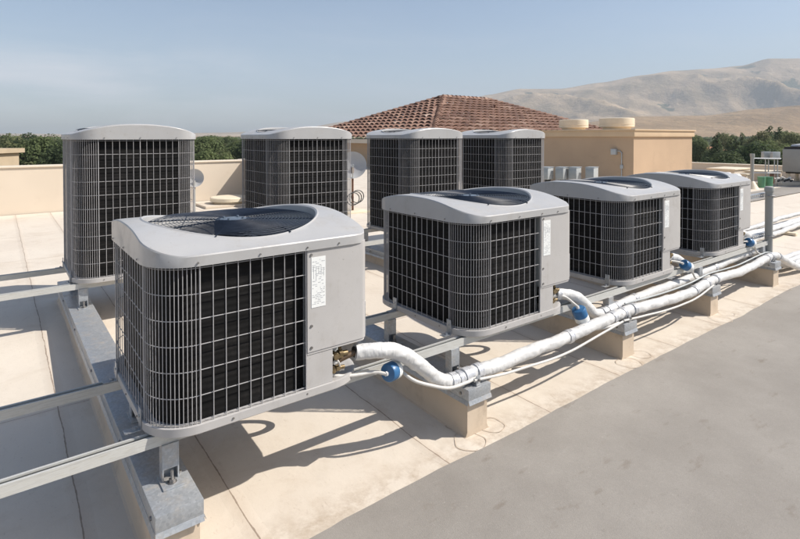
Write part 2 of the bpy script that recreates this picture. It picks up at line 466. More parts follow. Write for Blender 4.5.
def outline(W, r, off, N=120, rc=.055):
    """rounded square sampled by angle from centre"""
    out = []
    h = W/2+off; rr = r+off
    for i in range(N):
        a = 2*PI*i/N; c, s = math.cos(a), math.sin(a)
        rr = (rc if (c > 0 and s < 0) else r)+off
        lo_, hi_ = 0, 2*h
        for _ in range(26):
            t = (lo_+hi_)/2; x, y = abs(t*c), abs(t*s)
            qx, qy = x-(h-rr), y-(h-rr)
            d = math.hypot(max(qx, 0), max(qy, 0))+min(max(qx, qy), 0)-rr
            if d > 0: hi_ = t
            else: lo_ = t
        out.append((lo_*c, lo_*s))
    return out

def make_unit(H, label, loc, rotz, group, rows):
    t = thing('condenser_unit', label, 'air conditioner', loc, rotz, group)
    O = Vector((-W/2, -W/2))
    # base pan: z from -.03 to 0
    N = 120
    bm = bmesh.new()
    o1 = outline(W, RC, .012, N, .17); o0 = outline(W, RC, .004, N, .17); oi = outline(W, RC, -.03, N, .17)
    lv = [(oi, -.030), (o0, -.032), (o1, -.026), (o1, .004), (outline(W, RC, .007, N, .17), .006), (outline(W, RC, -.012, N, .17), .002), (oi, .0)]
    rings = [[bm.verts.new((x, y, z)) for x, y in o] for o, z in lv]
    for a, b in zip(rings, rings[1:]):
        for i in range(N): bm.faces.new((a[i], a[(i+1) % N], b[(i+1) % N], b[i]))
    bm.faces.new(rings[0][::-1]); bm.faces.new(rings[-1])
    pan = obj('base_pan', bm, M['paint'], t)
    # screws on the pan rim
    bm = bmesh.new()
    for x, y in ((PX-.45, -.46), (RC-.45+.12, -.463), (-.463, 0), (-.463, .26), (-.463, -.22), (0.0, .463)):
        d = Vector((x, y, 0)).normalized(); n_ = Vector((0, -1, 0)) if abs(y) > abs(x) else Vector((-1, 0, 0))
        if y > .45: n_ = Vector((0, 1, 0))
        cyl(bm, Vector((x, y, -.01)), Vector((x, y, -.01))+n_*.003, .004, n=8)
    obj_split('screw', bm, M['bolt'], pan)
    # coil shell (inner thickness)
    bm = bmesh.new()
    po = Path(.030).poly(); pi_ = Path(.060).poly()
    va = []
    for q in (po, pi_):
        va.append([[bm.verts.new((p.x+O.x, p.y+O.y, z)) for p in q] for z in (.006, H-.004)])
    for i in range(len(po)-1):
        bm.faces.new((va[0][0][i], va[0][0][i+1], va[0][1][i+1], va[0][1][i]))
        bm.faces.new((va[1][0][i+1], va[1][0][i], va[1][1][i], va[1][1][i+1]))
        bm.faces.new((va[0][1][i], va[0][1][i+1], va[1][1][i+1], va[1][1][i]))
        bm.faces.new((va[0][0][i+1], va[0][0][i], va[1][0][i], va[1][0][i+1]))
    for k in (0, -1):
        bm.faces.new((va[0][0][k], va[0][1][k], va[1][1][k], va[1][0][k]))
    obj('coil', bm, M['coil'], t)
    # inner coil header slabs: darker vertical strips behind the flat faces give depth
    # wire guard
    bm = bmesh.new()
    pw = Path(-.002); pwi = Path(.003)
    RW = .0018
    for i, g in enumerate(pw.seg):
        L = g[0] == 'L'
        ln = (g[1]-g[2]).length if L else g[3]*PI/2
        n = max(2, round(ln/.050)) if L else 17
        for k in range(n+1):
            if i > 0 and k == 0: continue
            tt = k/n
            p = pw.at(i, tt)
            thick = (k == n or (i == 0 and k == 0)) or (L and n % 2 == 0 and k == n//2)
            r = .0030 if thick else RW
            if not L and not (k == n): r = .0015
            off = 0
            cyl(bm, (p.x+O.x, p.y+O.y, -.012 if thick else .003), (p.x+O.x, p.y+O.y, H+.006 if thick else H-.004), r, n=6, caps=True)
    pp = [Vector((p.x+O.x, p.y+O.y, 0)) for p in pwi.poly(10)]
    for j in range(rows+1):
        z = .012 + (H-.030)*j/rows
        tube(bm, [p+Vector((0, 0, z)) for p in pp], RW, n=5)
    obj('wire_guard', bm, M['wire'], t)
    # lid
    bm = bmesh.new()
    RG = .398
    outs = [(.012, -.012, 0), (.016, -.012, 0), (.016, None, -.005), (.013, None, .0), (.004, None, .001), (-.036, None, .002)]
    rings = []
    for off, zf, dz in outs:
        ol = outline(W, RC, off, N)
        rg = []
        for (x, y) in ol:
            u = (y+W/2)/W
            z = zf if zf is not None else arch(u)+dz
            rg.append(bm.verts.new((x, y, H+.004+z)))
        rings.append(rg)
    inner = outline(W, RC, -.036, N)
    def surf(x, y): return H+.004+arch((y+W/2)/W)+.002
    ZG = H+.080
    for s_ in (.3, .65, 1.):
        rg = []
        for i, (x, y) in enumerate(inner):
            a = math.atan2(y, x); cx, cy = RG*math.cos(a), RG*math.sin(a)
            # never let the opening pass the border
            px_, py_ = x+(cx-x)*s_, y+(cy-y)*s_
            z = surf(px_, py_)
            rg.append(bm.verts.new((px_, py_, z)))
        rings.append(rg)
    for rad, dz, flat in ((RG-.006, .004, 0), (RG-.014, -.002, 0), (RG-.018, -.02, .5), (RG-.018, -.15, 1)):
        rg = []
        for i in range(N):
            a = 2*PI*i/N; x, y = rad*math.cos(a), rad*math.sin(a)
            z = surf(x, y)*(1-flat)+(ZG)*flat+dz
            rg.append(bm.verts.new((x, y, z)))
        rings.append(rg)
    for a, b in zip(rings, rings[1:]):
        for i in range(N): bm.faces.new((a[i], a[(i+1) % N], b[(i+1) % N], b[i]))
    lid = obj('top_cover', bm, M['lid'], t, angle=28)
    bm = bmesh.new()
    for (x, y, nx, ny) in ((-.30, -.468, 0, -1), (-.06, -.468, 0, -1), (.147, -.468, 0, -1), (.30, -.468, 0, -1), (-.468, -.27, -1, 0), (-.468, 0, -1, 0), (-.468, .25, -1, 0), (0, .468, 0, 1), (.25, .468, 0, 1), (-.25, .468, 0, 1)):
        cyl(bm, (x, y, H+.006), (x+nx*.004, y+ny*.003, H+.006), .0038, n=8)
    obj_split('screw', bm, M['bolt'], lid)
    # fan guard : concentric rings + radials, slightly domed towards the hub
    bm = bmesh.new()
    nr = 21
    for j in range(nr):
        r = .075+(.386-.075)*j/(nr-1)
        z = ZG + .007*(1-(r/.4)**2)
        def gz(x, y): return min(z, surf(x, y)+.010) if r > .33 else z
        tube(bm, [(r*math.cos(2*PI*k/64), r*math.sin(2*PI*k/64), gz(r*math.cos(2*PI*k/64), r*math.sin(2*PI*k/64))) for k in range(64)], .0014, n=4, closed=True)
    for k in range(8):
        a = 2*PI*(k+.35)/8
        pts = []
        for q in range(9):
            r = .05+(.402-.05)*q/8
            x, y = r*math.cos(a), r*math.sin(a)
            z = ZG+.007*(1-(r/.4)**2)-.004
            if r > .33: z = min(z, surf(x, y)+.006)
            pts.append((x, y, z))
        tube(bm, pts, .0032, n=5)
    gd = obj('fan_guard', bm, M['guard'], lid)
    bm = bmesh.new()
    lathe(bm, [(.0, .006), (.058, .0055), (.064, .003), (.064, .000)], 24, Matrix.Translation((0, 0, ZG)) @ Matrix.Diagonal((1, 1, 1, 1)))
    for k in range(4):
        a = PI/4+k*PI/2
        cyl(bm, (.047*math.cos(a), .047*math.sin(a), ZG+.005), (.047*math.cos(a), .047*math.sin(a), ZG+.013), .006, n=8)
    obj('hub_plate', bm, M['hub'], gd)
    # motor and blades
    bm = bmesh.new()
    cyl(bm, (0, 0, ZG-.13), (0, 0, ZG+.004), .082, n=28)
    for k in range(9): cyl(bm, (0, 0, ZG-.12+k*.013), (0, 0, ZG-.115+k*.013), .0865, n=28)
    cyl(bm, (0, 0, ZG-.2), (0, 0, ZG-.13), .02, n=12)
    mo = obj('fan_motor', bm, M['fan'], t)
    bm = bmesh.new()
    for b_ in range(3):
        n1, n2 = 8, 6
        gg = []
        for i in range(n1+1):
            r = .07+(.375-.07)*i/n1
            row = []
            for j in range(n2+1):
                a = 2*PI*b_/3+.5 + (j/n2-.5)*(1.25-.35*i/n1) + .25*(i/n1)**2
                z = ZG-.15 + .07*(j/n2-.5) - .02*(2*j/n2-1)**2
                row.append(bm.verts.new((r*math.cos(a), r*math.sin(a), z)))
            gg.append(row)
        for i in range(n1):
            for j in range(n2): bm.faces.new((gg[i][j], gg[i+1][j], gg[i+1][j+1], gg[i][j+1]))
    obj('fan_blade', bm, M['fan'], mo)
    # orifice floor (dark interior)
    bm = bmesh.new()
    bx(bm, -.36, .36, -.36, .36, .02, .05)
    obj('compressor_deck', bm, M['dark'], t, smooth=False)
    # service panel: covers (+x,-y) corner, upper part
    zb = .150
    xa = PX-.45; rp = .035; e = .006
    def panel(bm, z0, z1, xr, e, yb, thick=.012, bevr=0):
        pts = [(xa+.004, -.45-e)]
        if xr is None:
            cx, cy = .45+e-rp, -.45-e+rp
            for k in range(7):
                a = -PI/2+PI/2*k/6; pts.append((cx+rp*math.cos(a), cy+rp*math.sin(a)))
            pts.append((.45+e, yb))
        else: pts.append((xr, -.45-e))
        ins = []
        for (x, y) in pts:
            ins.append((min(x, .45+e-thick) if x > .3 and xr is None else x, max(y, -.45-e+thick)))
        A0 = [bm.verts.new((x, y, z0)) for x, y in pts]; A1 = [bm.verts.new((x, y, z1)) for x, y in pts]
        B0 = [bm.verts.new((x, y, z0)) for x, y in ins]; B1 = [bm.verts.new((x, y, z1)) for x, y in ins]
        n = len(pts)
        for i in range(n-1):
            bm.faces.new((A0[i], A0[i+1], A1[i+1], A1[i])); bm.faces.new((B0[i+1], B0[i], B1[i], B1[i+1]))
            bm.faces.new((A1[i], A1[i+1], B1[i+1], B1[i])); bm.faces.new((A0[i+1], A0[i], B0[i], B0[i+1]))
        for i in (0, n-1): bm.faces.new((A0[i], A1[i], B1[i], B0[i]))
    bm = bmesh.new()
    panel(bm, zb+.012, H-.001, None, .008, -.14)
    bmesh.ops.remove_doubles(bm, verts=bm.verts, dist=1e-5)
    # turned-under bottom lip (rounded look)
    panel(bm, zb, zb+.012, None, .0045, -.145)
    sp = obj('service_panel', bm, M['paint'], t)
    bm = bmesh.new()
    for z in (zb+.03, H*.45, H-.03): cyl(bm, (xa+.022, -.458, z), (xa+.022, -.462, z), .006, n=8)
    obj_split('screw', bm, M['bolt'], sp)
    bm = bmesh.new()
    lx0 = xa+.022; lx1 = lx0+.068; lz1 = H-.042; lz0 = lz1-min(.215, .215)
    bx(bm, lx0, lx1, -.4595, -.458, lz0, lz1)
    lb = obj('wiring_label', bm, M['label_white'], sp, smooth=False)
    bm = bmesh.new()
    rnd = random.Random(5)
    for q in range(26):
        zz = lz1-.012-.0075*q
        if zz < lz0+.01: break
        x = lx0+.005
        while x < lx1-.008:
            l = rnd.uniform(.003, .014)
            if rnd.random() < .6: bx(bm, x, min(x+l, lx1-.004), -.4602, -.4597, zz-.0011, zz+.0011)
            x += l+rnd.uniform(.002, .006)
    for q in range(5):
        x = lx0+.01+q*.012; z_ = lz1-.03-.03*rnd.random()
        bx(bm, x, x+.0012, -.4602, -.4597, z_-.06*rnd.random()-.02, z_)
    obj('printed_diagram', bm, M['ink'], lb, smooth=False)
    # knock-outs on the panel's right edge
    bm = bmesh.new()
    KM = Matrix.Translation((.45+.008-.035+.0348*.88, -.45-.008+.035-.0348*.475, 0)) @ Matrix.Rotation(math.radians(-28.4), 4, 'Z')
    bx(bm, -.001, .0016, -.011, .011, .175, .325, .0006, M=KM)
    ks = obj('knockout_strip', bm, M['white'], sp)
    bm = bmesh.new()
    for z, hh in ((.196, .010), (.226, .007), (.250, .013), (.285, .008), (.309, .010)):
        bx(bm, .0012, .0022, -.006, .005, z-hh*.8, z+hh*.8, .0006, M=KM)
    obj('punched_slots', bm, M['dark'], ks)
    # control box behind the panel, so the panel reads solid from below
    bm = bmesh.new(); bx(bm, xa+.02, .445, -.445, -.16, zb+.006, H-.006)
    obj('control_box', bm, M['greybox'], t, smooth=False)
    # valve plate under the panel
    bm = bmesh.new()
    xv = PX-.45+.128
    panel(bm, .006, zb-.002, xv, .002, 0)
    bx(bm, xv-.004, xv-.001, -.448, -.33, .006, zb-.002)
    obj('valve_plate', bm, M['paint'], t, smooth=False)
    bm = bmesh.new()   # recess back wall
    bx(bm, xa+.01, xv-.006, -.33, -.325, .006, zb+.004)
    bx(bm, xv-.006, .40, -.29, -.285, .006, zb+.004)
    bx(bm, .396, .40, -.285, -.14, .006, zb+.004)
    bx(bm, xa+.005, xa+.009, -.42, -.14, .006, H-.006)
    obj('recess_panel', bm, M['greybox'], t, smooth=False)
    # service valves
    for q, (vx, vz, r) in enumerate(((xv+.045, .105, .014), (xv+.03, .045, .010))):
        bm = bmesh.new()
        cyl(bm, (vx-.03, -.30, vz), (vx-.02, -.42, vz), r, n=12)
        cyl(bm, (vx-.03, -.35, vz-.02), (vx-.03, -.35, vz+.03), r*1.3, n=6)
        cyl(bm, (vx-.03, -.42, vz), (vx+.045, -.425, vz-.004), r*.9, n=12)
        cyl(bm, (vx, -.423, vz-.002), (vx+.018, -.424, vz-.003), r*1.5, n=6)
        cyl(bm, (vx-.022, -.42, vz), (vx-.022, -.447, vz), r*.8, n=10)
        cyl(bm, (vx-.022, -.445, vz), (vx-.022, -.452, vz), r*1.1, n=6)
        cyl(bm, (vx+.01, -.42, vz), (vx+.01, -.42, vz+.03), r*.55, n=8)
        obj('service_valve', bm, M['brass'], t)
    for (vx, vy, vz, rr_, ln_, mt) in ((xv+.055, -.40, .030, .011, .035, 'line'), (xv+.012, -.435, .078, .008, .022, 'line'), (xv+.075, -.37, .075, .012, .03, 'bolt')):
        bm = bmesh.new(); cyl(bm, (vx, vy, vz), (vx+ln_*.8, vy-ln_*.3, vz-.003), rr_, n=12); cyl(bm, (vx+ln_*.2, vy-ln_*.08, vz-.001), (vx+ln_*.4, vy-ln_*.16, vz-.0015), rr_*1.4, n=6)
        obj('fitting', bm, M[mt], t)
    bm = bmesh.new(); tube(bm, spline([(xv-.02, -.36, .135), (xv+.0, -.42, .12), (xv+.03, -.445, .085), (xv+.05, -.43, .05)], 6), .0045, n=6)
    obj('control_wire', bm, M['line'], t)
    return t

ZB = -1.078          # top of base pans
HS = .606; HT = 1.062
fr = [(.434, 2.013), (2.021, 2.036), (3.612, 2.08), (5.175, 2.11)]
flab = ['low pale grey condenser unit nearest the camera, left end of the front row',
        'second low condenser unit of the front row, blue filter hanging at its lower right',
        'third low condenser unit of the front row, with the blue ended drier',
        'low condenser unit at the right end of the front row, beside the steel post']
proto = make_unit(HS, flab[0], (fr[0][0]+.45, fr[0][1]+.45, ZB), 0, 'low condenser units in the front row', 6)
units = [proto]
for i in (1, 2, 3):
    u = copy_tree(proto); u.location = (fr[i][0]+.45, fr[i][1]+.45, ZB); u['label'] = flab[i]; units.append(u)
br = [(.445, 4.56), (2.01, 4.56), (3.575, 4.56), (5.14, 4.56)]
blab = ['tall condenser unit standing alone on the far left behind the nearest low unit',
        'tall condenser unit second from left in the back row, beside the pale dish',
        'tall condenser unit before the tiled roof, left one of the close pair',
        'tall condenser unit at the right end of the back row, beside the tan room']
pt = make_unit(HT, blab[0], (br[0][0]+.45, br[0][1]+.45, ZB), PI/2, 'tall condenser units in the back row', 10)
units.append(pt)
for i in (1, 2, 3):
    u = copy_tree(pt); u.location = (br[i][0]+.45, br[i][1]+.45, ZB); u['label'] = blab[i]; units.append(u)

# ------------------------------------------------------------------ sleepers
SX = [.493, 1.975, 3.50, 4.93, 6.39]
SY0 = 1.93
slab = ['long roof sleeper under the nearest unit with a dented galvanised cap', 'roof sleeper whose end carries the first white pipe clamp, second from left',
        'roof sleeper under the middle of the front row where two white pipes meet', 'roof sleeper fourth from left, its end under three white pipes',
        'roof sleeper farthest right, beside the foot of the grey post']
ST = -1.295
def make_sleeper(label, loc):
    t = thing('roof_sleeper', label, 'roof curb', loc, 0, 'parallel sleepers carrying the unit rails')
    bm = bmesh.new()
    w2 = .072
    ys_ = [0, .03, .06, 1.1, 2.2, 3.2, 3.65]
    prof = [(-w2-.028, 0), (-w2-.010, .008), (-w2, .03), (-w2, .20), (w2, .20), (w2, .03), (w2+.010, .008), (w2+.028, 0)]
    rings = []
    for i, y in enumerate(ys_):
        s = .0
        rings.append([bm.verts.new((x, y, (rz(SY0+y)-RZ)*(1 if z == 0 else (1 if z < .1 else 0)) + z - .004)) for x, z in prof])
    for a, b in zip(rings, rings[1:]):
        for k in range(len(prof)-1): bm.faces.new((a[k], a[k+1], b[k+1], b[k]))
    bm.faces.new(rings[0]); bm.faces.new(rings[-1][::-1])
    obj('curb', bm, M['curb'], t)
    bm = bmesh.new()
    h = ST-RZ; cw = .0815; y0 = -.018; y1 = 3.66; z0 = h-.078
    # folded cap: top, two sides, front with drip flange
    bx(bm, -cw, cw, y0, y1, z0+.02, h, .003)
    def flange(pa, pb, n):   # sloping drip edge
        pa = Vector(pa); pb = Vector(pb); n = Vector(n)
        v = [pa, pb, pb+n*.007+Vector((0, 0, -.020)), pa+n*.007+Vector((0, 0, -.020))]
        q = [bm.verts.new(x+n*.001) for x in v]; q2 = [bm.verts.new(x-n*.0015) for x in v]
        bm.faces.new(q); bm.faces.new(q2[::-1])
        for i in range(4): bm.faces.new((q[i], q2[i], q2[(i+1) % 4], q[(i+1) % 4]))
    z = z0+.022
    flange((-cw, y0, z), (cw, y0, z), (0, -1, 0))
    flange((-cw, y1, z), (-cw, y0, z), (-1, 0, 0))
    flange((cw, y0, z), (cw, y1, z), (1, 0, 0))
    cap = obj('metal_cap', bm, M['galv'], t)
    bm = bmesh.new()
    for y in (.04, .62, 1.5, 2.3, 3.1):
        cyl(bm, (-cw+.001, y, z0+.045), (-cw-.006, y, z0+.045), .008, n=8); cyl(bm, (cw-.001, y, z0+.045), (cw+.006, y, z0+.045), .008, n=8)
    obj_split('cap_screw', bm, M['bolt'], cap)
    return t
M['curb'] = simple('curb_membrane', (.56, .46, .35), .6, 0, .07, 3, .5, 12, dirt=((.38, .30, .22), 7, .54, .55))
s0 = make_sleeper(slab[0], (SX[0], SY0, RZ))
for i in range(1, 5):
    s = copy_tree(s0); s.location = (SX[i], SY0+(.0, .0, .03, .05, .05)[i], RZ); s['label'] = slab[i]

# ------------------------------------------------------------------ strut rails
def make_rail(label, y, x0, x1, ztop):
    bm = bmesh.new(); w = .0206; h = .0413; tk = .0027; lip = .0095
    prof = [(-w, 0), (w, 0), (w, h), (w-lip, h), (w-lip, h-.007), (w-lip+tk, h-.007), (w-lip+tk, h-tk), (w-tk, h-tk), (w-tk, tk), (-w+tk, tk), (-w+tk, h-tk),
            (-w+lip-tk, h-tk), (-w+lip-tk, h-.007), (-w+lip, h-.007), (-w+lip, h), (-w, h)]
    a = [bm.verts.new((x0, y+p, ztop-h+z)) for p, z in prof]; b = [bm.verts.new((x1, y+p, ztop-h+z)) for p, z in prof]
    for k in range(len(prof)): bm.faces.new((a[k], a[(k+1) % 16], b[(k+1) % 16], b[k]))
    bm.faces.new(a[::-1]); bm.faces.new(b)
    o = obj('strut_rail', bm, M['strut'], None, smooth=False)
    return tag(o, label, 'rail', 'galvanised strut rails under the units')
ZR = ZB-.033
rails = [(2.113, 'front strut rail under the near edge of the front row'), (2.69, 'second strut rail, under the far edge of the front row'),
         (4.64, 'strut rail under the near edge of the tall back row'), (5.28, 'farthest strut rail, under the far edge of the back row')]
for (y, lab) in rails:
    make_rail(lab, y, -2.6 if y < 3 else -3.2, 6.52, ZR)

# brackets (post bases) on each sleeper under each rail
def make_bracket(label, loc, group):
    t = thing('post_bracket', label, 'bracket', loc, 0, group)
    H_ = (ZR-.0413)-ST-.001
    bm = bmesh.new()
    bx(bm, -.038, .046, -.075, .035, .0005, .006, .001)
    obj('foot_plate', bm, M['galv'], t)
    bm = bmesh.new()
    bx(bm, -.030, -.0245, -.024, .024, .006, H_, .001); bx(bm, .0245, .030, -.024, .024, .006, H_, .001)
    bx(bm, -.0245, .0245, .018, .0235, .006, H_, 0)
    bx(bm, -.0245, .0245, -.0235, -.019, .05, H_, 0)
    bx(bm, -.030, .030, -.024, .024, H_, H_+.0008)
    obj('channel', bm, M['galv'], t)
    bm = bmesh.new()
    cyl(bm, (0, -.042, .006), (0, -.042, .009), .017, n=16); cyl(bm, (0, -.042, .009), (0, -.042, .020), .012, n=6); cyl(bm, (0, -.042, .020), (0, -.042, .050), .0055, n=8)
    cyl(bm, (.036, .0, .006), (.036, .0, .014), .008, n=6)
    obj('bolt', bm, M['bolt'], t)
    return t
sn = ['nearest sleeper', 'second sleeper from left', 'middle sleeper', 'fourth sleeper from left', 'farthest right sleeper']
rn = ['front rail', 'second rail', 'third rail back', 'farthest rail']
b0 = None
for i, sx in enumerate(SX):
    for j, (y, _) in enumerate(rails):
        lab = 'galvanised channel bracket bolted on the %s under the %s' % (sn[i], rn[j])
        loc = (sx+(.012 if i == 0 else -.01), y-.004, ST)
        if b0 is None: b0 = make_bracket(lab, loc, 'channel brackets between sleepers and rails')
        else:
            c = copy_tree(b0); c.location = loc; c['label'] = lab
# hold-down tabs: part of the units (bolted to pan, standing on the rail)
def tabs(u, x0, y0, ys_):
    for y in ys_:
        for side in (-1, 1):
            if side == 1 and y < y0+.3: continue
            xx = (x0-.0145) if side < 0 else (x0+W+.0145)
            bm = bmesh.new()
            bx(bm, xx-.0018, xx+.0018, y-.018, y+.018, ZR+.001, ZB+.050, .0008)
            bx(bm, xx-.055 if side < 0 else xx+.0018, xx-.0018 if side < 0 else xx+.055, y-.018, y+.018, ZR+.001, ZR+.0045, .0008)
            cyl(bm, (xx+side*.018, y, ZR+.0045), (xx+side*.018, y, ZR+.014), .009, n=6)
            cyl(bm, (xx+side*.001, y, ZB+.018), (xx+side*.006, y, ZB+.018), .006, n=8)
            o = obj('mounting_tab', bm, M['galv'], None)
            bpy.context.view_layer.update()
            o.parent = u; o.matrix_parent_inverse = u.matrix_world.inverted()
for i in range(4):
    tabs(units[i], fr[i][0], fr[i][1], (2.113+.07, 2.69))
for i in range(4):
    tabs(units[4+i], br[i][0], br[i][1], (4.71, 5.28))

# ------------------------------------------------------------------ pipes
def lumpy(seed, amp=.05):
    def f(i, N):
        v = 1+amp*noise.noise(Vector((i*.55, seed, 0)))+amp*.6*noise.noise(Vector((i*1.9, seed, 5)))
        return v
    return f
def wrinkle(bm, n, amp, seed):
    """crumpled wrap: push each vertex along its radius by layered noise"""
    for v in bm.verts:
        p = v.co
        q = Vector((p.x*1., p.y*2.2, p.z*2.2))
        a = noise.noise(q*9+Vector((seed, 0, 0)))*.45 + noise.noise(q*24+Vector((0, seed, 0)))*.40 + abs(noise.noise(q*55))*-.45
        v.co = p + v.normal*(amp*a)
def pipe(name, label, cat, pts, r, mat, per=7, group=None, seed=1, amp=.05, n=14):
    bm = bmesh.new(); sp_ = spline(pts, per)
    big = r > .025
    fine = spline(pts, per*(5 if big else 1))
    def off(p): return p+Vector((0, noise.noise(p*6+Vector((seed, 0, 0))), noise.noise(p*6+Vector((0, seed, 0)))))*r*.22
    sp_ = [off(p) for p in sp_]; fine = [off(p) for p in fine]
    tube(bm, fine, r, n=26 if big else n, rfun=(lambda i, N: 1+.07*noise.noise(fine[i]*7)) if big else lumpy(seed, amp))
    if big:
        bm.normal_update(); wrinkle(bm, n, r*.20, seed)
    o = obj(name, bm, mat, angle=60)
    tag(o, label, cat, group)
    return o, sp_
def bands(o, sp_, ids, r, mat, name='tape_wrap', ln=.016):
    for (i, w_) in ids:
        if i < 1 or i >= len(sp_)-1: continue
        t = (sp_[i+1]-sp_[i-1]).normalized()
        bm = bmesh.new()
        a = sp_[i]-t*w_; b = sp_[i]+t*w_
        k = 4
        tube(bm, [a.lerp(b, q/(k*2)) for q in range(k*2+1)], r*1.13, n=22, rfun=lambda i_, N_: 1+.03*math.sin(i_*2.1+i))
        bm.normal_update(); wrinkle(bm, 14, r*.16, i)
        obj(name, bm, mat, o, angle=60)
M['tape'] = simple('silver_tape', (.58, .585, .60), .3, .35, .2, 60, .6, 60)
M['cable'] = M['line']
G1 = 'white wrapped refrigerant pipes'
def upt(i, dx, y, z): return (fr[i][0]+.90+dx, y, z)
p1 = [(1.29, 2.035, -.985), (1.36, 2.02, -.993), (1.43, 2.0, -1.003), (1.50, 1.99, -1.025), (1.575, 1.985, -1.075), (1.665, 1.98, -1.150), (1.75, 1.98, -1.215), (1.83, 1.98, -1.25),
      (1.95, 1.985, -1.255), (2.06, 1.985, -1.255), (2.22, 1.985, -1.262), (2.48, 1.99, -1.262), (2.77, 1.99, -1.262), (3.08, 1.99, -1.250), (3.35, 1.99, -1.240), (3.58, 2.0, -1.243),
      (4.0, 2.0, -1.270), (4.4, 2.0, -1.285), (4.75, 2.0, -1.262), (5.0, 2.005, -1.250), (5.6, 2.01, -1.275), (6.1, 2.02, -1.255), (6.4, 2.03, -1.250), (6.62, 2.03, -1.285), (6.95, 2.02, -1.40), (7.3, 2.0, -1.49), (8.2, 1.96, -1.50), (9.6, 1.93, -1.50)]
o, sp_ = pipe('insulated_pipe', 'thick white wrapped pipe from the nearest unit, S-bending down onto the second sleeper', 'pipe', p1, .037, M['white_wrap'], group=G1, seed=1, per=8)
bands(o, sp_, [(57, .02), (60, .012), (64, .03), (70, .02), (98, .022), (112, .02), (117, .014), (121, .02), (140, .02), (146, .015), (152, .02), (172, .02), (176, .02), (184, .03)], .037, M['tape'])
p2 = [(2.90, 2.13, -1.03), (2.98, 2.11, -1.04), (3.06, 2.09, -1.065), (3.14, 2.085, -1.115), (3.22, 2.085, -1.18), (3.30, 2.085, -1.235), (3.42, 2.085, -1.248), (3.62, 2.09, -1.235), (4.06, 2.11, -1.235),
      (4.5, 2.12, -1.238), (4.95, 2.125, -1.228), (5.4, 2.14, -1.215), (5.95, 2.15, -1.200), (6.35, 2.15, -1.205), (6.6, 2.15, -1.25), (6.9, 2.15, -1.37), (7.25, 2.11, -1.475), (8.2, 2.08, -1.49), (9.6, 2.05, -1.49)]
o, sp_ = pipe('insulated_pipe', 'white wrapped pipe elbowing from the second front unit onto the middle sleeper', 'pipe', p2, .036, M['white_wrap'], group=G1, seed=4, per=8)
bands(o, sp_, [(1, .02), (46, .016), (50, .02), (54, .015), (60, .02), (80, .02), (86, .02), (100, .02), (108, .02)], .036, M['tape'])
p3 = [(4.49, 2.17, -1.02), (4.57, 2.15, -1.03), (4.66, 2.14, -1.07), (4.74, 2.15, -1.14), (4.82, 2.18, -1.205), (4.93, 2.225, -1.225), (5.1, 2.24, -1.215), (5.5, 2.255, -1.20), (5.9, 2.265, -1.185), (6.35, 2.25, -1.195), (6.6, 2.24, -1.25), (6.9, 2.24, -1.36), (7.25, 2.19, -1.47), (8.2, 2.17, -1.485), (9.6, 2.15, -1.485)]
o, sp_ = pipe('insulated_pipe', 'white wrapped pipe dropping from the third front unit to the fourth sleeper', 'pipe', p3, .034, M['white_wrap'], group=G1, seed=8, per=8)
bands(o, sp_, [(1, .02), (36, .02), (42, .016), (48, .02), (70, .02), (76, .02)], .034, M['tape'])
p4 = [(6.05, 2.21, -1.0), (6.13, 2.2, -1.005), (6.23, 2.19, -1.04), (6.30, 2.2, -1.11), (6.34, 2.25, -1.19), (6.42, 2.29, -1.238), (6.58, 2.29, -1.27), (6.85, 2.28, -1.37), (7.2, 2.27, -1.465), (8.2, 2.25, -1.48), (9.6, 2.23, -1.48)]
o, sp_ = pipe('insulated_pipe', 'white wrapped pipe bending down from the far right front unit beside the post', 'pipe', p4, .034, M['white_wrap'], group=G1, seed=12, per=8)
bands(o, sp_, [(1, .02), (38, .02), (44, .016), (52, .02)], .034, M['tape'])
for (x, y, z, lab) in ((1.29, 2.035, -.985, 0), (2.90, 2.13, -1.03, 1), (4.49, 2.17, -1.02, 2), (6.05, 2.21, -1.0, 3)):
    bm = bmesh.new(); tube(bm, spline([(x-.10, y+.02, z-.03), (x-.05, y+.008, z-.012), (x+.004, y, z)], 5), .0135, n=12)
    o = obj('copper_stub', bm, M['copper'])
    bm = bmesh.new(); cyl(bm, (x-.004, y, z), (x-.0012, y-.0001, z), .026, n=16)
    pp_ = [q for q in bpy.data.objects if q.name.startswith('insulated_pipe') and q.type == 'MESH'][lab]
    o.parent = pp_
    obj('foam_end', bm, M['black'], pp_)
# thin cables strapped under and between the big pipes
def cable(label, pts, r=.0075, mat=None, seed=2):
    o, _ = pipe('refrigerant_line', label, 'pipe', pts, r, mat or M['line'], group='thin white lines beside the wrapped pipes', seed=seed, amp=.02, n=8)
    return o
cable('thin white line hanging below the wrapped pipe between second and middle sleepers', [(1.95, 1.93, -1.262), (2.2, 1.94, -1.30), (2.45, 1.945, -1.318), (2.72, 1.945, -1.33), (2.95, 1.945, -1.315), (3.2, 1.945, -1.29), (3.4, 1.945, -1.27)])
cable('thin white line sagging under the pipes between middle and fourth sleepers', [(3.42, 1.95, -1.27), (3.7, 1.95, -1.292), (4.1, 1.95, -1.32), (4.5, 1.95, -1.318), (4.85, 1.955, -1.27)], seed=3)
cable('grey cable tucked between the wrapped pipes over the fourth sleeper', [(3.6, 2.045, -1.21), (4.1, 2.045, -1.232), (4.6, 2.048, -1.235), (5.0, 2.05, -1.212), (5.6, 2.06, -1.235), (6.2, 2.065, -1.212), (6.5, 2.07, -1.23), (6.9, 2.07, -1.36), (7.3, 2.07, -1.44)], r=.007, mat=M['greybox'], seed=6)
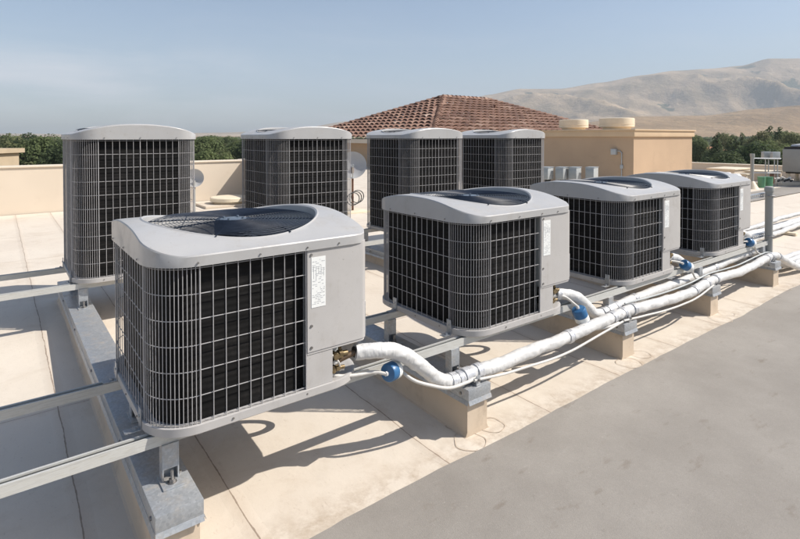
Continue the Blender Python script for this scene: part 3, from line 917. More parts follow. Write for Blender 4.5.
cable('second grey cable between the rear wrapped pipes', [(4.95, 2.148, -1.212), (5.5, 2.15, -1.23), (6.2, 2.158, -1.21), (6.5, 2.16, -1.225), (6.9, 2.16, -1.35), (7.3, 2.16, -1.44)], r=.007, mat=M['greybox'], seed=7)

# filter driers with their thin lines
def drier(label, c, axis, ln, r, pin, pout, seed):
    c = Vector(c); ax = Vector(axis).normalized()
    t = thing('filter_drier', label, 'filter', c, 0, 'blue filter driers in the liquid lines')
    q = ax.to_track_quat('Z', 'Y').to_matrix().to_4x4()
    bm = bmesh.new(); h = ln/2
    lathe(bm, [(.0001, -h-.003), (r*.5, -h-.002), (r*.9, -h+.001), (r, -h+.008), (r, h-.008), (r*.9, h-.001), (r*.5, h+.002), (.0001, h+.003)], 24, q)
    obj('shell', bm, M['blue'], t)
    bm = bmesh.new()
    lathe(bm, [(r*1.002, h*.12), (r*1.012, h*.12), (r*1.012, h*.80), (r*1.002, h*.80)], 24, q)
    obj('paper_band', bm, M['label_white'], t)
    for s_ in (-1, 1):
        bm = bmesh.new(); cyl(bm, ax*(s_*(h+.001)), ax*(s_*(h+.016)), r*.26, n=6)
        obj('flare_nut', bm, M['white'], t)
    for nm, pts in (('inlet_line', [c-ax*(h+.012)]+pin), ('outlet_line', [c+ax*(h+.012)]+pout)):
        bm = bmesh.new(); s2 = spline([Vector(p)-c for p in pts], 8); tube(bm, s2, .0085, n=8, rfun=lumpy(seed, .06))
        obj(nm, bm, M['line'], t, angle=60)
    return t
drier('blue filter drier on the thin white line right of the nearest unit', (1.478, 2.005, -1.112), (1, .38, -.10), .078, .043,
      [(1.38, 2.015, -1.095), (1.28, 2.03, -1.088), (1.20, 2.05, -1.075), (1.16, 2.075, -1.055)],
      [(1.57, 1.965, -1.165), (1.66, 1.945, -1.21), (1.78, 1.935, -1.255), (1.90, 1.935, -1.262), (1.99, 1.945, -1.262)], 3)
drier('blue filter drier hanging at an angle under the second front unit valve', (3.035, 2.03, -1.172), (.45, -.1, -1.), .10, .046,
      [(2.98, 2.045, -1.09), (2.93, 2.08, -1.045), (2.86, 2.12, -1.035), (2.80, 2.13, -1.03)],
      [(3.10, 2.01, -1.27), (3.17, 1.995, -1.285), (3.26, 1.96, -1.278), (3.36, 1.95, -1.27)], 5)
drier('blue ended filter drier beside the third front unit', (4.585, 2.06, -1.085), (.9, -.2, -.5), .09, .042,
      [(4.50, 2.09, -1.045), (4.44, 2.13, -1.035), (4.38, 2.16, -1.03)],
      [(4.68, 2.05, -1.16), (4.76, 2.06, -1.215), (4.87, 2.055, -1.225), (5.0, 2.05, -1.235)], 7)
drier('blue filter drier at the far right end of the front row near the post', (6.02, 2.09, -1.07), (.9, -.2, -.3), .09, .042,
      [(5.93, 2.11, -1.05), (5.86, 2.14, -1.04)],
      [(6.12, 2.08, -1.13), (6.2, 2.09, -1.19), (6.30, 2.075, -1.225)], 9)
# straps and small strut pads where the pipes cross the sleepers
for i, (sx, y0, y1, lab) in enumerate(((1.975, 1.93, 2.04, 'second sleeper'), (3.50, 1.955, 2.14, 'middle sleeper'), (4.93, 1.985, 2.24, 'fourth sleeper'), (6.39, 1.99, 2.34, 'farthest right sleeper'))):
    t = thing('pipe_strap', 'galvanised saddle strap holding white pipes down on the %s' % lab, 'clamp', (sx, 0, ST), 0, 'pipe straps on the sleeper ends')
    bm = bmesh.new(); bx(bm, -.016, .016, y0-.01, y1+.01, .001, .007, .001)
    for y in (y0-.004, y1+.004): bx(bm, -.016, .016, y-.0015, y+.0015, .007, .052, .0005); 
    obj('saddle', bm, M['galv'], t)
    bm = bmesh.new()
    for y in (y0-.006, y1+.006): cyl(bm, (0, y, .03), (0, y+(-.012 if y == y0-.006 else .012), .03), .007, n=6)
    cyl(bm, (.045, y0+.02, .001), (.045, y0+.02, .009), .008, n=6)
    obj('bolt', bm, M['bolt'], t)

# hanging loop of flexible conduit under each near unit (casts the ring shadows)
for i, (cx, cy, lab) in enumerate(((1.20, 2.50, 'black loop of flexible conduit hanging under the nearest unit'), (2.86, 2.52, 'black loop of flexible conduit hanging under the second front unit'),
                                   (4.42, 2.56, 'black loop of flexible conduit hanging under the third front unit'))):
    pts = [(cx+.05, cy, ZB-.03)] + [(cx+.12*math.cos(a)+.02, cy+.03*math.sin(a*.5), -1.225+.12*math.sin(a)) for a in [PI*.4-k*PI*1.75/10 for k in range(11)]]+[(cx-.06, cy+.02, ZB-.03)]
    pipe('flexible_conduit', lab, 'conduit', pts, .017, M['black'], group='conduit loops under the front row', seed=i, amp=.0, n=10)

# ------------------------------------------------------------------ steel post with slotted arms
t = thing('steel_post', 'grey steel post with domed cap and slotted arms beyond the front row', 'post', (6.55, 2.10, RZ))
bm = bmesh.new(); cyl(bm, (0, 0, 0), (0, 0, 1.0), .037, n=24); obj('pole', bm, M['far_grey'], t)
bm = bmesh.new(); lathe(bm, [(.040, .955), (.045, .96), (.045, .995), (.041, 1.006), (.03, 1.013), (.0001, 1.015)], 24); obj('pole_cap', bm, M['far_grey'], t)
for z in (.915, .485):
    bm = bmesh.new(); x = -1.0
    z0, z1 = z-.0206, z+.0206
    bx(bm, -1.0, .12, .048, .052, z1-.011, z1); bx(bm, -1.0, .12, .048, .052, z0, z0+.011)
    while x < .12:
        bx(bm, x, x+.016, .048, .052, z0+.011, z1-.011); x += .05
    bx(bm, -1.0, .12, .052, .088, z1-.003, z1); bx(bm, -1.0, .12, .052, .088, z0, z0+.003)
    a = obj('slotted_arm', bm, M['galv'], t, smooth=False)
    bm = bmesh.new()
    tube(bm, [(.047*math.cos(q), .047*math.sin(q), z) for q in [-PI*1.0+PI*k/8 for k in range(9)]], .008, n=6)
    obj('clamp', bm, M['bolt'], a)

# far pipe bundle on the roof behind the post
for i, (dy, dz) in enumerate(((0, 0), (.10, .02), (.21, 0), (.33, .03))):
    pipe('insulated_pipe', ('white pipe on the roof beyond the post, nearest of the four', 'second white pipe on the roof beyond the post', 'third white pipe on the roof beyond the post', 'farthest white pipe on the roof beyond the post')[i], 'pipe',
         [(7.2, 2.80+dy, -1.43+dz), (8.3, 2.83+dy+.03*math.sin(i), -1.42+dz), (9.4, 2.86+dy, -1.44+dz), (10.6, 2.86+dy+.03*math.cos(i*2), -1.42+dz), (12, 2.9+dy, -1.43+dz), (14, 2.95+dy, -1.43+dz)], .034, M['white_wrap'], group='white pipes on the roof beyond the post', seed=20+i)
for i, x in enumerate((8.0, 9.7, 11.4)):
    bm = bmesh.new(); bx(bm, x-.05, x+.05, 2.74, 3.26, rz(3)+.001, -1.475, .006)
    tag(obj('pipe_support', bm, M['ceramic']), 'low block under the far white pipes, %s the post' % ('closest to', 'midway out from', 'farthest from')[i], 'support block', 'blocks under the far pipes')

# ------------------------------------------------------------------ parapets
def wallbox(name, label, x0, x1, y0, y1, z1, cat='parapet wall', lip=.03):
    t = thing(name, label, cat, ((x0+x1)/2, (y0+y1)/2, RZ), 0)
    cx, cy = (x0+x1)/2, (y0+y1)/2
    zb_ = -.02
    bm = bmesh.new(); bx(bm, x0-cx, x1-cx, y0-cy, y1-cy, zb_, z1-RZ-.035, .0); obj('wall', bm, M['parapet'], t, smooth=False)
    bm = bmesh.new(); bx(bm, x0-cx-lip, x1-cx+lip, y0-cy-lip, y1-cy+lip, z1-RZ-.035, z1-RZ, .012); obj('coping', bm, M['parapet'], t)
    return t
wallbox('parapet', 'long cream parapet across the back left edge of the roof', -8.9, 4.57, 12.12, 12.42, -.55)
wallbox('parapet', 'cream return wall behind the second tall unit, shading the parapet corner', 4.62, 4.92, 8.6, 12.46, -.54)
wallbox('parapet', 'low cream parapet on the far right roof edge before the trees', 21.9, 22.2, -5.9, 31.8, -1.03)
wallbox('parapet', 'cream parapet on the far left end of the roof', -9.2, -8.95, -5.9, 12.4, -.515)
# stepped cream blocks in front of the far right parapet
for i, (x, y, wx, wy, h, lab) in enumerate(((19.2, 7.3, 1.3, .8, .42, 'cream box curb by the far parapet, left of the thin far post'), (19.6, 6.45, .8, .75, .36, 'cream block curb behind the thin far post'), (17.6, 6.35, .35, .35, .36, 'small cream curb with white vent cap near the far parapet'),
                                           )):
    t = thing('roof_curb', lab, 'roof curb', (x, y, rz(y)), 0, 'cream curbs near the far parapet')
    bm = bmesh.new(); bx(bm, -wx/2, wx/2, -wy/2, wy/2, -.003, h-.04); obj('curb_wall', bm, M['parapet'], t, smooth=False)
    bm = bmesh.new(); bx(bm, -wx/2-.03, wx/2+.03, -wy/2-.03, wy/2+.03, h-.04, h, .01); obj('curb_cap', bm, M['ceramic'], t)

# ------------------------------------------------------------------ satellite dishes between the tall units
def dish(label, loc, face, R_, h, full=True):
    t = thing('satellite_dish', label, 'satellite dish', loc, 0, 'satellite dishes behind the back row')
    f = Vector(face).normalized(); q = f.to_track_quat('Z', 'Y').to_matrix().to_4x4()
    Mx = Matrix.Translation((0, 0, h)) @ q
    bm = bmesh.new()
    lathe(bm, [(.001, -.06), (R_*.4, -.05), (R_*.75, -.02), (R_*.97, .02), (R_, .024), (R_*.97, .012), (R_*.75, -.028), (R_*.4, -.058), (.001, -.068)], 36, Mx)
    d_ = obj('reflector', bm, M['dish'], t)
    if not full:
        bm = bmesh.new(); cyl(bm, (0, 0, .0), (0, 0, h-.05), .022, n=12); obj('mast', bm, M['far_grey'], t); return t
    bm = bmesh.new(); a = Mx @ Vector((0, -R_*.95, .0)); b = Mx @ Vector((0, -R_*.35, R_*1.05))
    cyl(bm, a, b, .012, n=8); cyl(bm, b-f*.0, b-(b-Vector((0, 0, h))).normalized()*.1, .03, n=12); obj('feed_arm', bm, M['greybox'], d_)
    bm = bmesh.new(); cyl(bm, (0, 0, .03), (0, 0, h-.05), .022, n=12); cyl(bm, (0, 0, h-.08), Vector((0, 0, h))-f*.06, .02, n=8); obj('mast', bm, M['rustbrown'], t)
    bm = bmesh.new(); bx(bm, -.25, .25, -.25, .25, .0, .03, .005)
    obj('base_mount', bm, M['ceramic'], t)
    bm = bmesh.new()
    for k in range(3): tube(bm, [(.14*math.cos(q_)+.05*k-.05, -.10, .26+.12*math.sin(q_)+.02*k) for q_ in [2*PI*i/20 for i in range(20)]], .009, n=6, closed=True)
    obj('coiled_cable', bm, M['black'], t)
    return t
M['dish'] = simple('dish_grey', (.40, .40, .40), .5, 0, .04, 4)
p = wp(194, 9.6); dish('grey satellite dish half hidden behind the lone tall unit', (p.x, p.y, rz(9)), (-.25, -1, .10), .165, .70, False)
p = wp(352.5, 10.2); dish('pale satellite dish with cable coils seen between two tall units', (p.x, p.y, rz(9)), (-.55, -.9, .35), .27, .90)

# cream drum vent by the back left corner
p = wp(229, 11.2)
t = thing('roof_vent', 'low cream drum vent on the roof between the two left tall units', 'vent', (p.x, p.y, rz(10)))
bm = bmesh.new(); lathe(bm, [(.30, 0), (.30, .10), (.305, .10)], 32); lathe(bm, [(.0001, .19), (.37, .18), (.39, .165), (.39, .10), (.0001, .10)], 32); obj('drum', bm, M['ceramic'], t)
bm = bmesh.new(); bx(bm, -.6, .9, -.35, .35, 0.001, .05, .01); obj('curb', bm, M['parapet'], t)

# ------------------------------------------------------------------ rooftop room (penthouse)
PC = (13.42, 7.40); PZ = .193
t = thing('rooftop_room', 'tan stucco rooftop room with cream cornice right of the tiled roof', 'building', (PC[0], PC[1], rz(8)))
b0z = 0; top = PZ-rz(8)
bm = bmesh.new(); bx(bm, .02, 3.38, .02, 7.9, 0, top-.20); obj('wall', bm, M['stucco'], t, smooth=False)
bm = bmesh.new(); bx(bm, -.03, 3.43, -.03, 7.95, top-.20, top-.04, .006); bx(bm, -.06, 3.46, -.06, 7.98, top-.04, top, .006); obj('cornice', bm, M['cornice'], t)
# lamp box and conduit on the shaded wall
t = thing('wall_light', 'small grey wall light with conduit on the shaded tan wall', 'light fixture', (PC[0]+.02, 7.95, -.42))
bm = bmesh.new(); bx(bm, -.10, -.001, -.075, .075, -.08, .08, .008); obj('housing', bm, M['greybox'], t)
bm = bmesh.new(); tube(bm, spline([(-.03, -.07, .02), (-.03, -.16, .02), (-.03, -.21, -.04), (-.03, -.21, -.12), (-.03, -.21, -1.02)], 5), .014, n=8); obj('conduit', bm, M['greybox'], t)
bm = bmesh.new(); bx(bm, -.045, -.001, -.25, -.17, -.45, -.35, .004); obj('junction_box', bm, M['greybox'], t)
# four disconnect boxes on a strut stand
for i in range(4):
    px = (549, 564, 577, 594)[i]
    p = wp(px-3, 12.2)
    t = thing('disconnect_box', ('grey disconnect box', 'grey disconnect box', 'grey disconnect box', 'grey disconnect box')[i]+' on a short stand, '+('leftmost of four by the tan wall', 'second from left of four by the tan wall', 'third from left of four by the tan wall', 'rightmost of four by the tan wall')[i],
              'electrical box', (p.x, p.y, rz(8)), PI*.08, 'disconnect boxes by the tan wall')
    t.scale = (1.2, 1.2, 1.12)
    bm = bmesh.new(); bx(bm, -.13, .13, -.10, .06, .42, .66, .008); e_ = obj('enclosure', bm, M['greybox'], t)
    bm = bmesh.new(); bx(bm, -.142, -.131, -.10, .05, .435, .63, .003); bx(bm, -.138, .138, -.11, .07, .66, .672, .003); obj('cover', bm, M['boxdoor'], e_)
    bm = bmesh.new()
    for (x, y) in ((-.08, -.04), (.0, -.04), (.08, -.04)): cyl(bm, (x, y, .36), (x, y, .43), .024, n=10)
    obj('conduit_hub', bm, M['black'], t)
    bm = bmesh.new()
    for x in (-.09, .09): bx(bm, x-.02, x+.02, .02, .06, 0, .42)
    bx(bm, -.2, .2, .02, .06, .30, .34)
    obj('stand', bm, M['galv'], t, smooth=False)
# drum exhaust fans on top of the room
def fancap(label, px, depth, r, h, gapz):
    p = wp(px, depth)
    t = thing('exhaust_fan', label, 'roof fan', (p.x, p.y, PZ), 0, 'cream drum exhaust fans on the rooftop room')
    bm = bmesh.new(); lathe(bm, [(r*.8, -.0), (r*.8, gapz)], 36, cap=True); obj('fan_base', bm, M['ceramic'], t)
    bm = bmesh.new(); lathe(bm, [(r*.97, gapz), (r, gapz+.02), (r, gapz+h-.05), (r*.985, gapz+h-.012), (r*.93, gapz+h), (.0001, gapz+h+.01)], 40); lathe(bm, [(.0001, gapz), (r*.97, gapz)], 40)
    lathe(bm, [(r*1.0, gapz+h*.32), (r*1.012, gapz+h*.33), (r*1.012, gapz+h*.36), (r*1.0, gapz+h*.37)], 40)
    obj('fan_drum', bm, M['ceramic'], t)
fancap('wide cream drum exhaust fan nearest the corner of the tan room', 616.5, 17.2, .54, .30, .10)
fancap('smaller cream drum exhaust fan farther left on the tan room', 573.5, 18.8, .50, .30, .10)

# ------------------------------------------------------------------ tiled hip roof
AX, AY, AZ0 = 20.1, 22.4, 2.20; RL = 3.6; SLP = .385; BB = 6.05
ez = AZ0-SLP*BB
th = thing('tiled_roof_house', 'building with brown and pink clay tile hip roof behind the back row', 'building', (AX, AY, ez))
def tile_face(orig, along, up_h, width0, width1, L, sl):
    """orig: eave start corner; along: eave direction; up_h: horizontal upslope dir; width at eave, inset at top each side"""
    bm = bmesh.new(); lay = bm.verts.layers.float.new('tint')
    along = Vector(along); up_h = Vector(up_h); orig = Vector(orig)
    cosl = 1/math.sqrt(1+sl*sl)
    row = .46*cosl; nrow = int(L/row)+1
    col = .46; rnd = random.Random(11)
    for r in range(nrow):
        d0 = r*row-.02; d1 = min(d0+row+.05, L+.02)
        s0 = width1[0]*(max(d0, 0)/L); e0 = width0-width1[1]*(max(d0, 0)/L)
        c0 = int(s0/col)-1; c1 = int(e0/col)+2
        for c in range(c0, c1):
            tint = min(1, max(0, rnd.gauss(.46, .15)))
            uc = (c+.5)*col
            dm = (d0+d1)/2
            sm = width1[0]*(dm/L); em = width0-width1[1]*(dm/L)
            if uc < sm-.02 or uc > em+.02: continue
            prev = None
            for k in range(6):
                f = k/5; x = c*col+f*col
                hgt = .105*math.sin(PI*f)**.8 if 0 < f < 1 else 0
                vs = []
                for dd, extra in ((d0, .095), (d1, .005)):
                    xx = x
                    v = orig+along*xx+up_h*dd+Vector((0, 0, sl*dd+hgt+extra))
                    bv = bm.verts.new(v); bv[lay] = tint; vs.append(bv)
                b2 = orig+along*x+up_h*(d0+.002)+Vector((0, 0, sl*d0+hgt+.095-.032))
                bb = bm.verts.new(b2); bb[lay] = tint*.8
                if prev:
                    bm.faces.new((prev[0], vs[0], vs[1], prev[1])); bm.faces.new((prev[2], bb, vs[0], prev[0]))
                prev = (vs[0], vs[1], bb)
    return bm
E2 = BB
o_ = Vector((-E2, -E2, 0))
faces = [((-E2, E2, 0), (0, -1, 0), (1, 0, 0), 2*E2, (E2, E2)),            # -x face
         ((-E2, -E2, 0), (1, 0, 0), (0, 1, 0), 2*E2+RL, (E2, E2)),         # -y face
         ((E2+RL, -E2, 0), (0, 1, 0), (-1, 0, 0), 2*E2, (E2, E2)),
         ((E2+RL, E2, 0), (-1, 0, 0), (0, -1, 0), 2*E2+RL, (E2, E2))]
for (o__, al, uh, wd, ins) in faces:
    obj('tile_slope', tile_face(o__, al, uh, wd, ins, E2, SLP), M['tile'], th, smooth=False)
def ridge_tiles(a, b):
    a = Vector(a); b = Vector(b); bm = bmesh.new(); lay = bm.verts.layers.float.new('tint'); L = (b-a).length; n = int(L/.33); d = (b-a).normalized()
    rnd = random.Random(int(L*100)); s = d.cross(Vector((0, 0, 1))).normalized(); u = s.cross(d)
    for i in range(n+1):
        tint = min(1, max(0, rnd.gauss(.5, .2)))
        rings = []
        for q, rr in ((a+d*(i*.33), .15), (a+d*(i*.33+.38), .115)):
            ring = []
            for k in range(9):
                an = PI*k/8; v = bm.verts.new(q+s*(rr*math.cos(an))+u*(rr*math.sin(an)-.03+(.02 if rr > .12 else 0))); v[lay] = tint; ring.append(v)
            rings.append(ring)
        for k in range(8): bm.faces.new((rings[0][k], rings[0][k+1], rings[1][k+1], rings[1][k]))
        bm.faces.new(rings[0])
    return bm
zt = SLP*E2+.05
for (a, b) in (((-E2, -E2, .05), (0, 0, zt)), ((-E2, E2, .05), (0, 0, zt)), ((E2+RL, -E2, .05), (RL, 0, zt)), ((E2+RL, E2, .05), (RL, 0, zt)), ((0, 0, zt), (RL, 0, zt))):
    obj('ridge_tiles', ridge_tiles(a, b), M['tile'], th, smooth=False)
bm = bmesh.new(); bx(bm, -E2+.0, E2+RL, -E2+.0, E2, -.20, .0, .0); obj('fascia', bm, M['parapet'], th, smooth=False)
bm = bmesh.new(); bx(bm, -E2+.55, E2+RL-.55, -E2+.55, E2-.55, rz(20)-ez, -.20); obj('wall', bm, M['stucco'], th, smooth=False)
bm = bmesh.new(); cyl(bm, (2.2, -1.9, SLP*4.1), (2.2, -1.9, SLP*4.1+.30), .06, n=12); cyl(bm, (2.2, -1.9, SLP*4.1+.30), (2.2, -1.9, SLP*4.1+.34), .10, n=12); obj('vent_pipe', bm, M['rustbrown'], th)

# ------------------------------------------------------------------ far right roof equipment
def on_roof(px, depth): 
    p = wp(px, depth); p.z = rz(p.y); return p
# big grey condenser
p = on_roof(812, 15.8)
t = thing('package_unit', 'grey boxy rooftop unit with dark fan band at the right edge of the picture', 'air conditioner', p, .0); t.scale = (1.16, 1.16, 1.16)
bm = bmesh.new(); bx(bm, -.48, .9, -.45, .5, .34, .93, .02); obj('cabinet', bm, M['far_grey'], t)
bm = bmesh.new(); bx(bm, -.45, .87, -.42, .47, .93, .985); obj('fan_band', bm, M['dark'], t, smooth=False)
bm = bmesh.new(); lathe(bm, [(.62, .985), (.64, 1.0), (.60, 1.04), (.30, 1.075), (.001, 1.085)], 32, Matrix.Translation((.2, .02, 0)) @ Matrix.Diagonal((1.05, .72, 1, 1))); lathe(bm, [(.0001, .985), (.62, .985)], 32, Matrix.Translation((.2, .02, 0)) @ Matrix.Diagonal((1.05, .72, 1, 1))); obj('domed_top', bm, M['lid'], t)
bm = bmesh.new()
for x in (-.35, .3, .8):
    for y in (-.35, .4): lathe(bm, [(.13, 0), (.08, .06), (.045, .16), (.04, .34)], 12, Matrix.Translation((x, y, 0)))
obj('pedestal', bm, M['ceramic'], t)
bm = bmesh.new(); bx(bm, -.42, .86, -.39, .44, .30, .34); obj('frame', bm, M['black'], t, smooth=False)
# thin far post with arm
p = on_roof(752.5, 14.7)
t = thing('steel_post', 'thin far steel post with conical base near the distant parapet', 'post', p); t.scale = (1.06, 1.06, 1.06)
bm = bmesh.new(); cyl(bm, (0, 0, .1), (0, 0, .90), .042, n=16); cyl(bm, (0, 0, .84), (0, 0, .92), .055, n=16); obj('pole', bm, M['far_grey'], t)
bm = bmesh.new(); lathe(bm, [(.17, 0), (.13, .06), (.07, .17), (.045, .2)], 20); obj('base_cone', bm, M['ceramic'], t)
d = R0
for z in (.80, .42):
    bm = bmesh.new(); tube(bm, [Vector((0, 0, z)), d*.75+Vector((0, 0, z-.01))], .018, n=6); obj('arm', bm, M['galv'], t)
for i, (px, dp, lab) in enumerate(((766.5, 15.6, 'small square grey box on a thin stand, left of a pair by the far post'), (775.5, 15.4, 'small square grey box on a thin stand, right of a pair near the boxy unit'))):
    p = on_roof(px, dp)
    t = thing('disconnect_box', lab, 'electrical box', p, A-PI/2, 'small boxes on thin stands'); t.scale = (1.12, 1.12, 1.12)
    bm = bmesh.new(); bx(bm, -.10, .10, -.05, .06, .70, .90, .01); obj('enclosure', bm, M['greybox'], t)
    bm = bmesh.new()
    for x in (-.02, .06): cyl(bm, (x, 0, 0), (x, 0, .70), .014, n=8)
    obj('stand', bm, M['greybox'], t)
for i, (px, dp, h, lab) in enumerate(((762, 15.0, .31, 'dull green tub on the roof, left one'), (769.5, 15.1, .30, 'dull green tub on the roof, right one'))):
    p = on_roof(px, dp)
    bm = bmesh.new(); lathe(bm, [(.085, 0), (.10, h-.02), (.106, h-.02), (.106, h), (.0001, h)], 20)
    o = obj('tub', bm, M['green']); o.location = p+Vector((0, 0, .001)); tag(o, lab, 'tub', 'green tubs near the far post')
p = on_roof(782, 15.5)
bm = bmesh.new(); bx(bm, -1.1, 1.3, -.25, .25, 0, .10, .02); o = obj('equipment_curb', bm, M['parapet']); o.location = p+Vector((.4, .15, .001)); o.rotation_euler = (0, 0, A-PI/2)
tag(o, 'long low cream curb under valves beside the boxy rooftop unit', 'roof curb')
t = thing('pipe_manifold', 'tangle of dark and white valves with a rusty pump left of the boxy unit', 'valves', on_roof(776, 15.3)+Vector((0, 0, .10)), A-PI/2)
bm = bmesh.new()
for k in range(7): tube(bm, spline([(-.2+.07*k, 0, .0), (-.2+.07*k, .03*(-1)**k, .14+.02*(k % 3)), (-.1+.08*k, 0, .10+.03*(k % 2)), (.45, .02, .06+.02*k)], 4), .020, n=6)
obj('white_lines', bm, M['line'], t)
bm = bmesh.new(); cyl(bm, (-.10, 0, .0), (-.10, 0, .28), .06, n=12); cyl(bm, (-.10, 0, .28), (-.10, 0, .31), .075, n=12); obj('pump', bm, M['rustbrown'], t)
bm = bmesh.new()
for k in range(5): cyl(bm, (.05+.09*k, -.03, .06+.03*(k % 2)), (.11+.09*k, -.03, .09+.03*(k % 2)), .03, n=8)
obj('valve', bm, M['black'], t)
for i, (px, dp, h, r, lab) in enumerate(((736.5, 14.3, .38, .07, 'white mushroom vent pipe, right of the cream curb by the far post'), (728, 14.6, .40, .06, 'short cream vent pipe, left of the white mushroom vent'))):
    p = on_roof(px, dp)
    t = thing('vent_pipe', lab, 'vent', p, 0, 'small vent pipes near the far post')
    bm = bmesh.new(); cyl(bm, (0, 0, 0), (0, 0, h), r, n=14); obj('pipe', bm, M['ceramic'], t)
    bm = bmesh.new(); lathe(bm, [(.0001, h+.07), (r*1.2, h+.06), (r*1.9, h+.01), (r*1.9, h-.02), (.0001, h-.02)], 16); obj('cap', bm, M['white'], t)

# ------------------------------------------------------------------ land, hills, trees
GZ = -9.6
def land_mat():
    m, nt, b = node_mat('valley_ground'); p = pos(nt)
    c = ramp(nt, nz(nt, p, .012, 6, .6), [(.35, (.10, .10, .045)), (.5, (.20, .165, .10)), (.68, (.30, .245, .17))])
    nt.links.new(c, b.inputs['Base Color']); b.inputs['Roughness'].default_value = .95; b.inputs['Specular IOR Level'].default_value = .1
    return m
def hill_mat():
    m, nt, b = node_mat('dry_grass_hills'); p = pos(nt)
    c = ramp(nt, nz(nt, p, .0022, 8, .62), [(.32, (.22, .15, .085)), (.5, (.31, .215, .125)), (.7, (.40, .29, .18))])
    v = ramp(nt, nz(nt, p, .011, 9, .78, .4), [(.57, (0, 0, 0)), (.62, (1, 1, 1))])
    c = mixc(nt, mth(nt, 'MULTIPLY', v, .35), c, (.10, .10, .055))
    ft = add(nt, 'ShaderNodeAttribute', attribute_name='foot')
    cf = ramp(nt, nz(nt, p, .0028, 8, .62), [(.32, (.22, .17, .10)), (.48, (.32, .24, .15)), (.64, (.46, .345, .225))])
    c = mixc(nt, ft.outputs['Fac'], cf, c)
    a = add(nt, 'ShaderNodeAttribute', attribute_name='veg')
    vg = ramp(nt, mth(nt, 'MULTIPLY', a.outputs['Fac'], nz(nt, p, .010, 6, .8)), [(.34, (0, 0, 0)), (.42, (1, 1, 1))])
    c = mixc(nt, mth(nt, 'MULTIPLY', vg, .85), c, (.045, .062, .028))
    nt.links.new(c, b.inputs['Base Color']); b.inputs['Roughness'].default_value = .95; b.inputs['Specular IOR Level'].default_value = .1
    bump(nt, b, nz(nt, p, .006, 8, .65), .9, 40.)
    return m
bm = bmesh.new()
rs = [0, 30, 100, 300, 700, 1300, 2500, 5000, 9000, 14000]; na = 48
c0 = bm.verts.new((0, 0, GZ)); pr = None
rings = [[bm.verts.new((r*math.cos(2*PI*k/na), r*math.sin(2*PI*k/na), GZ)) for k in range(na)] for r in rs[1:]]
for k in range(na): bm.faces.new((c0, rings[0][k], rings[0][(k+1) % na]))
for a, b in zip(rings, rings[1:]):
    for k in range(na): bm.faces.new((a[k], a[(k+1) % na], b[(k+1) % na], b[k]))
struct(obj('ground', bm, land_mat(), smooth=False))

def interp(tab, x):
    if x <= tab[0][0]: return tab[0][1]
    for (a, b), (c, d) in zip(tab, tab[1:]):
        if x <= c:
            t = (x-a)/(c-a); t = t*t*(3-2*t)*.5+t*.5
            return b+(d-b)*t
    return tab[-1][1]
# crest elevation (pixels above the horizon) of the far range and the foothill against bearing
far_c = [(-900, 4), (-300, 4), (0, 3), (120, 2), (230, 4), (300, 8), (345, 15), (380, 12), (430, 24), (488, 41.5), (520, 47.5), (560, 47.5), (600, 53.5), (640, 60.5), (672, 65.5), (704, 67.5), (740, 70.5), (768, 77.5), (800, 77.5), (900, 90), (1100, 110), (1500, 150)]
foot_c = [(380, 0), (460, 1), (520, 5), (570, 12), (634, 19.5), (704, 20.5), (760, 27.5), (800, 30.5), (900, 40), (1100, 45), (1500, 50)]
bm = bmesh.new(); veg = bm.verts.layers.float.new('veg'); fot = bm.verts.layers.float.new('foot')
NA, NR = 800, 220
cols = []
for i in range(NA+1):
    px = -700+1900*i/NA
    dirv = (F0+R0*((px-400)/529.1))      # depth-normalised direction
    col = []
    for j in range(NR+1):
        d = 900*(7600/900)**(j/NR)
        P3 = dirv*d
        # foothill crest at 2000 m, dips, then rises to the far crest at 5000 m
        D1, D2 = 1900, 4900
        h1 = interp(foot_c, px)/529.1*D1+10; h2 = interp(far_c, px)/529.1*D2+10
        n1 = noise.fractal(P3*.0011, 1.0, 2.1, 5); n2 = noise.ridged_multi_fractal(P3*.00070+Vector((3, 7, 1)), 1.05, 2.2, 5, 1., 2.)
        def bumpf(t): return max(0., t)
        s1 = math.exp(-((d-D1)/420.)**2) if d < D1 else math.exp(-((d-D1)/900.)**2)
        t2 = min(1, max(0, (d-2500)/(D2-2500))); t2 = t2*t2*(3-2*t2)*.55+t2*.45
        if d > D2: t2 = max(0., 1-((d-D2)/2800.))
        z = max(h1*s1, h2*t2) + min(h1*s1, h2*t2)*.25
        e2 = 1-abs(2*min(1, t2)-1)
        n3 = noise.ridged_multi_fractal(P3*.0024+Vector((9, 2, 4)), .8, 2.1, 5, 1., 2.)
        z += h2*(.27*(n2-1.2)+.045*(n3-1.3))*min(1, e2*1.3)*(1 if d < D2 else .5) + n1*min(h1, 30)*.16*(1-s1)*min(1, d/2500.)
        v = bm.verts.new((P3.x, P3.y, GZ+max(-2., z)))
        vv = max(0, 1-abs(d-2750)/600.)*min(1, h2/200) + max(0, 1-abs(d-1150)/300.)*.9 + (max(0., 1.25-n3)*.9*max(0., 1.45-n2)*2*(1 if 3000 < d < 5600 else 0))
        v[veg] = min(1., vv)*1.0; v[fot] = 1.0 if d < 2500 else max(0., 1-(d-2500)/500.)
        col.append(v)
    cols.append(col)
for i in range(NA):
    for j in range(NR): bm.faces.new((cols[i][j], cols[i+1][j], cols[i+1][j+1], cols[i][j+1]))
struct(obj('hills', bm, hill_mat(), angle=180))

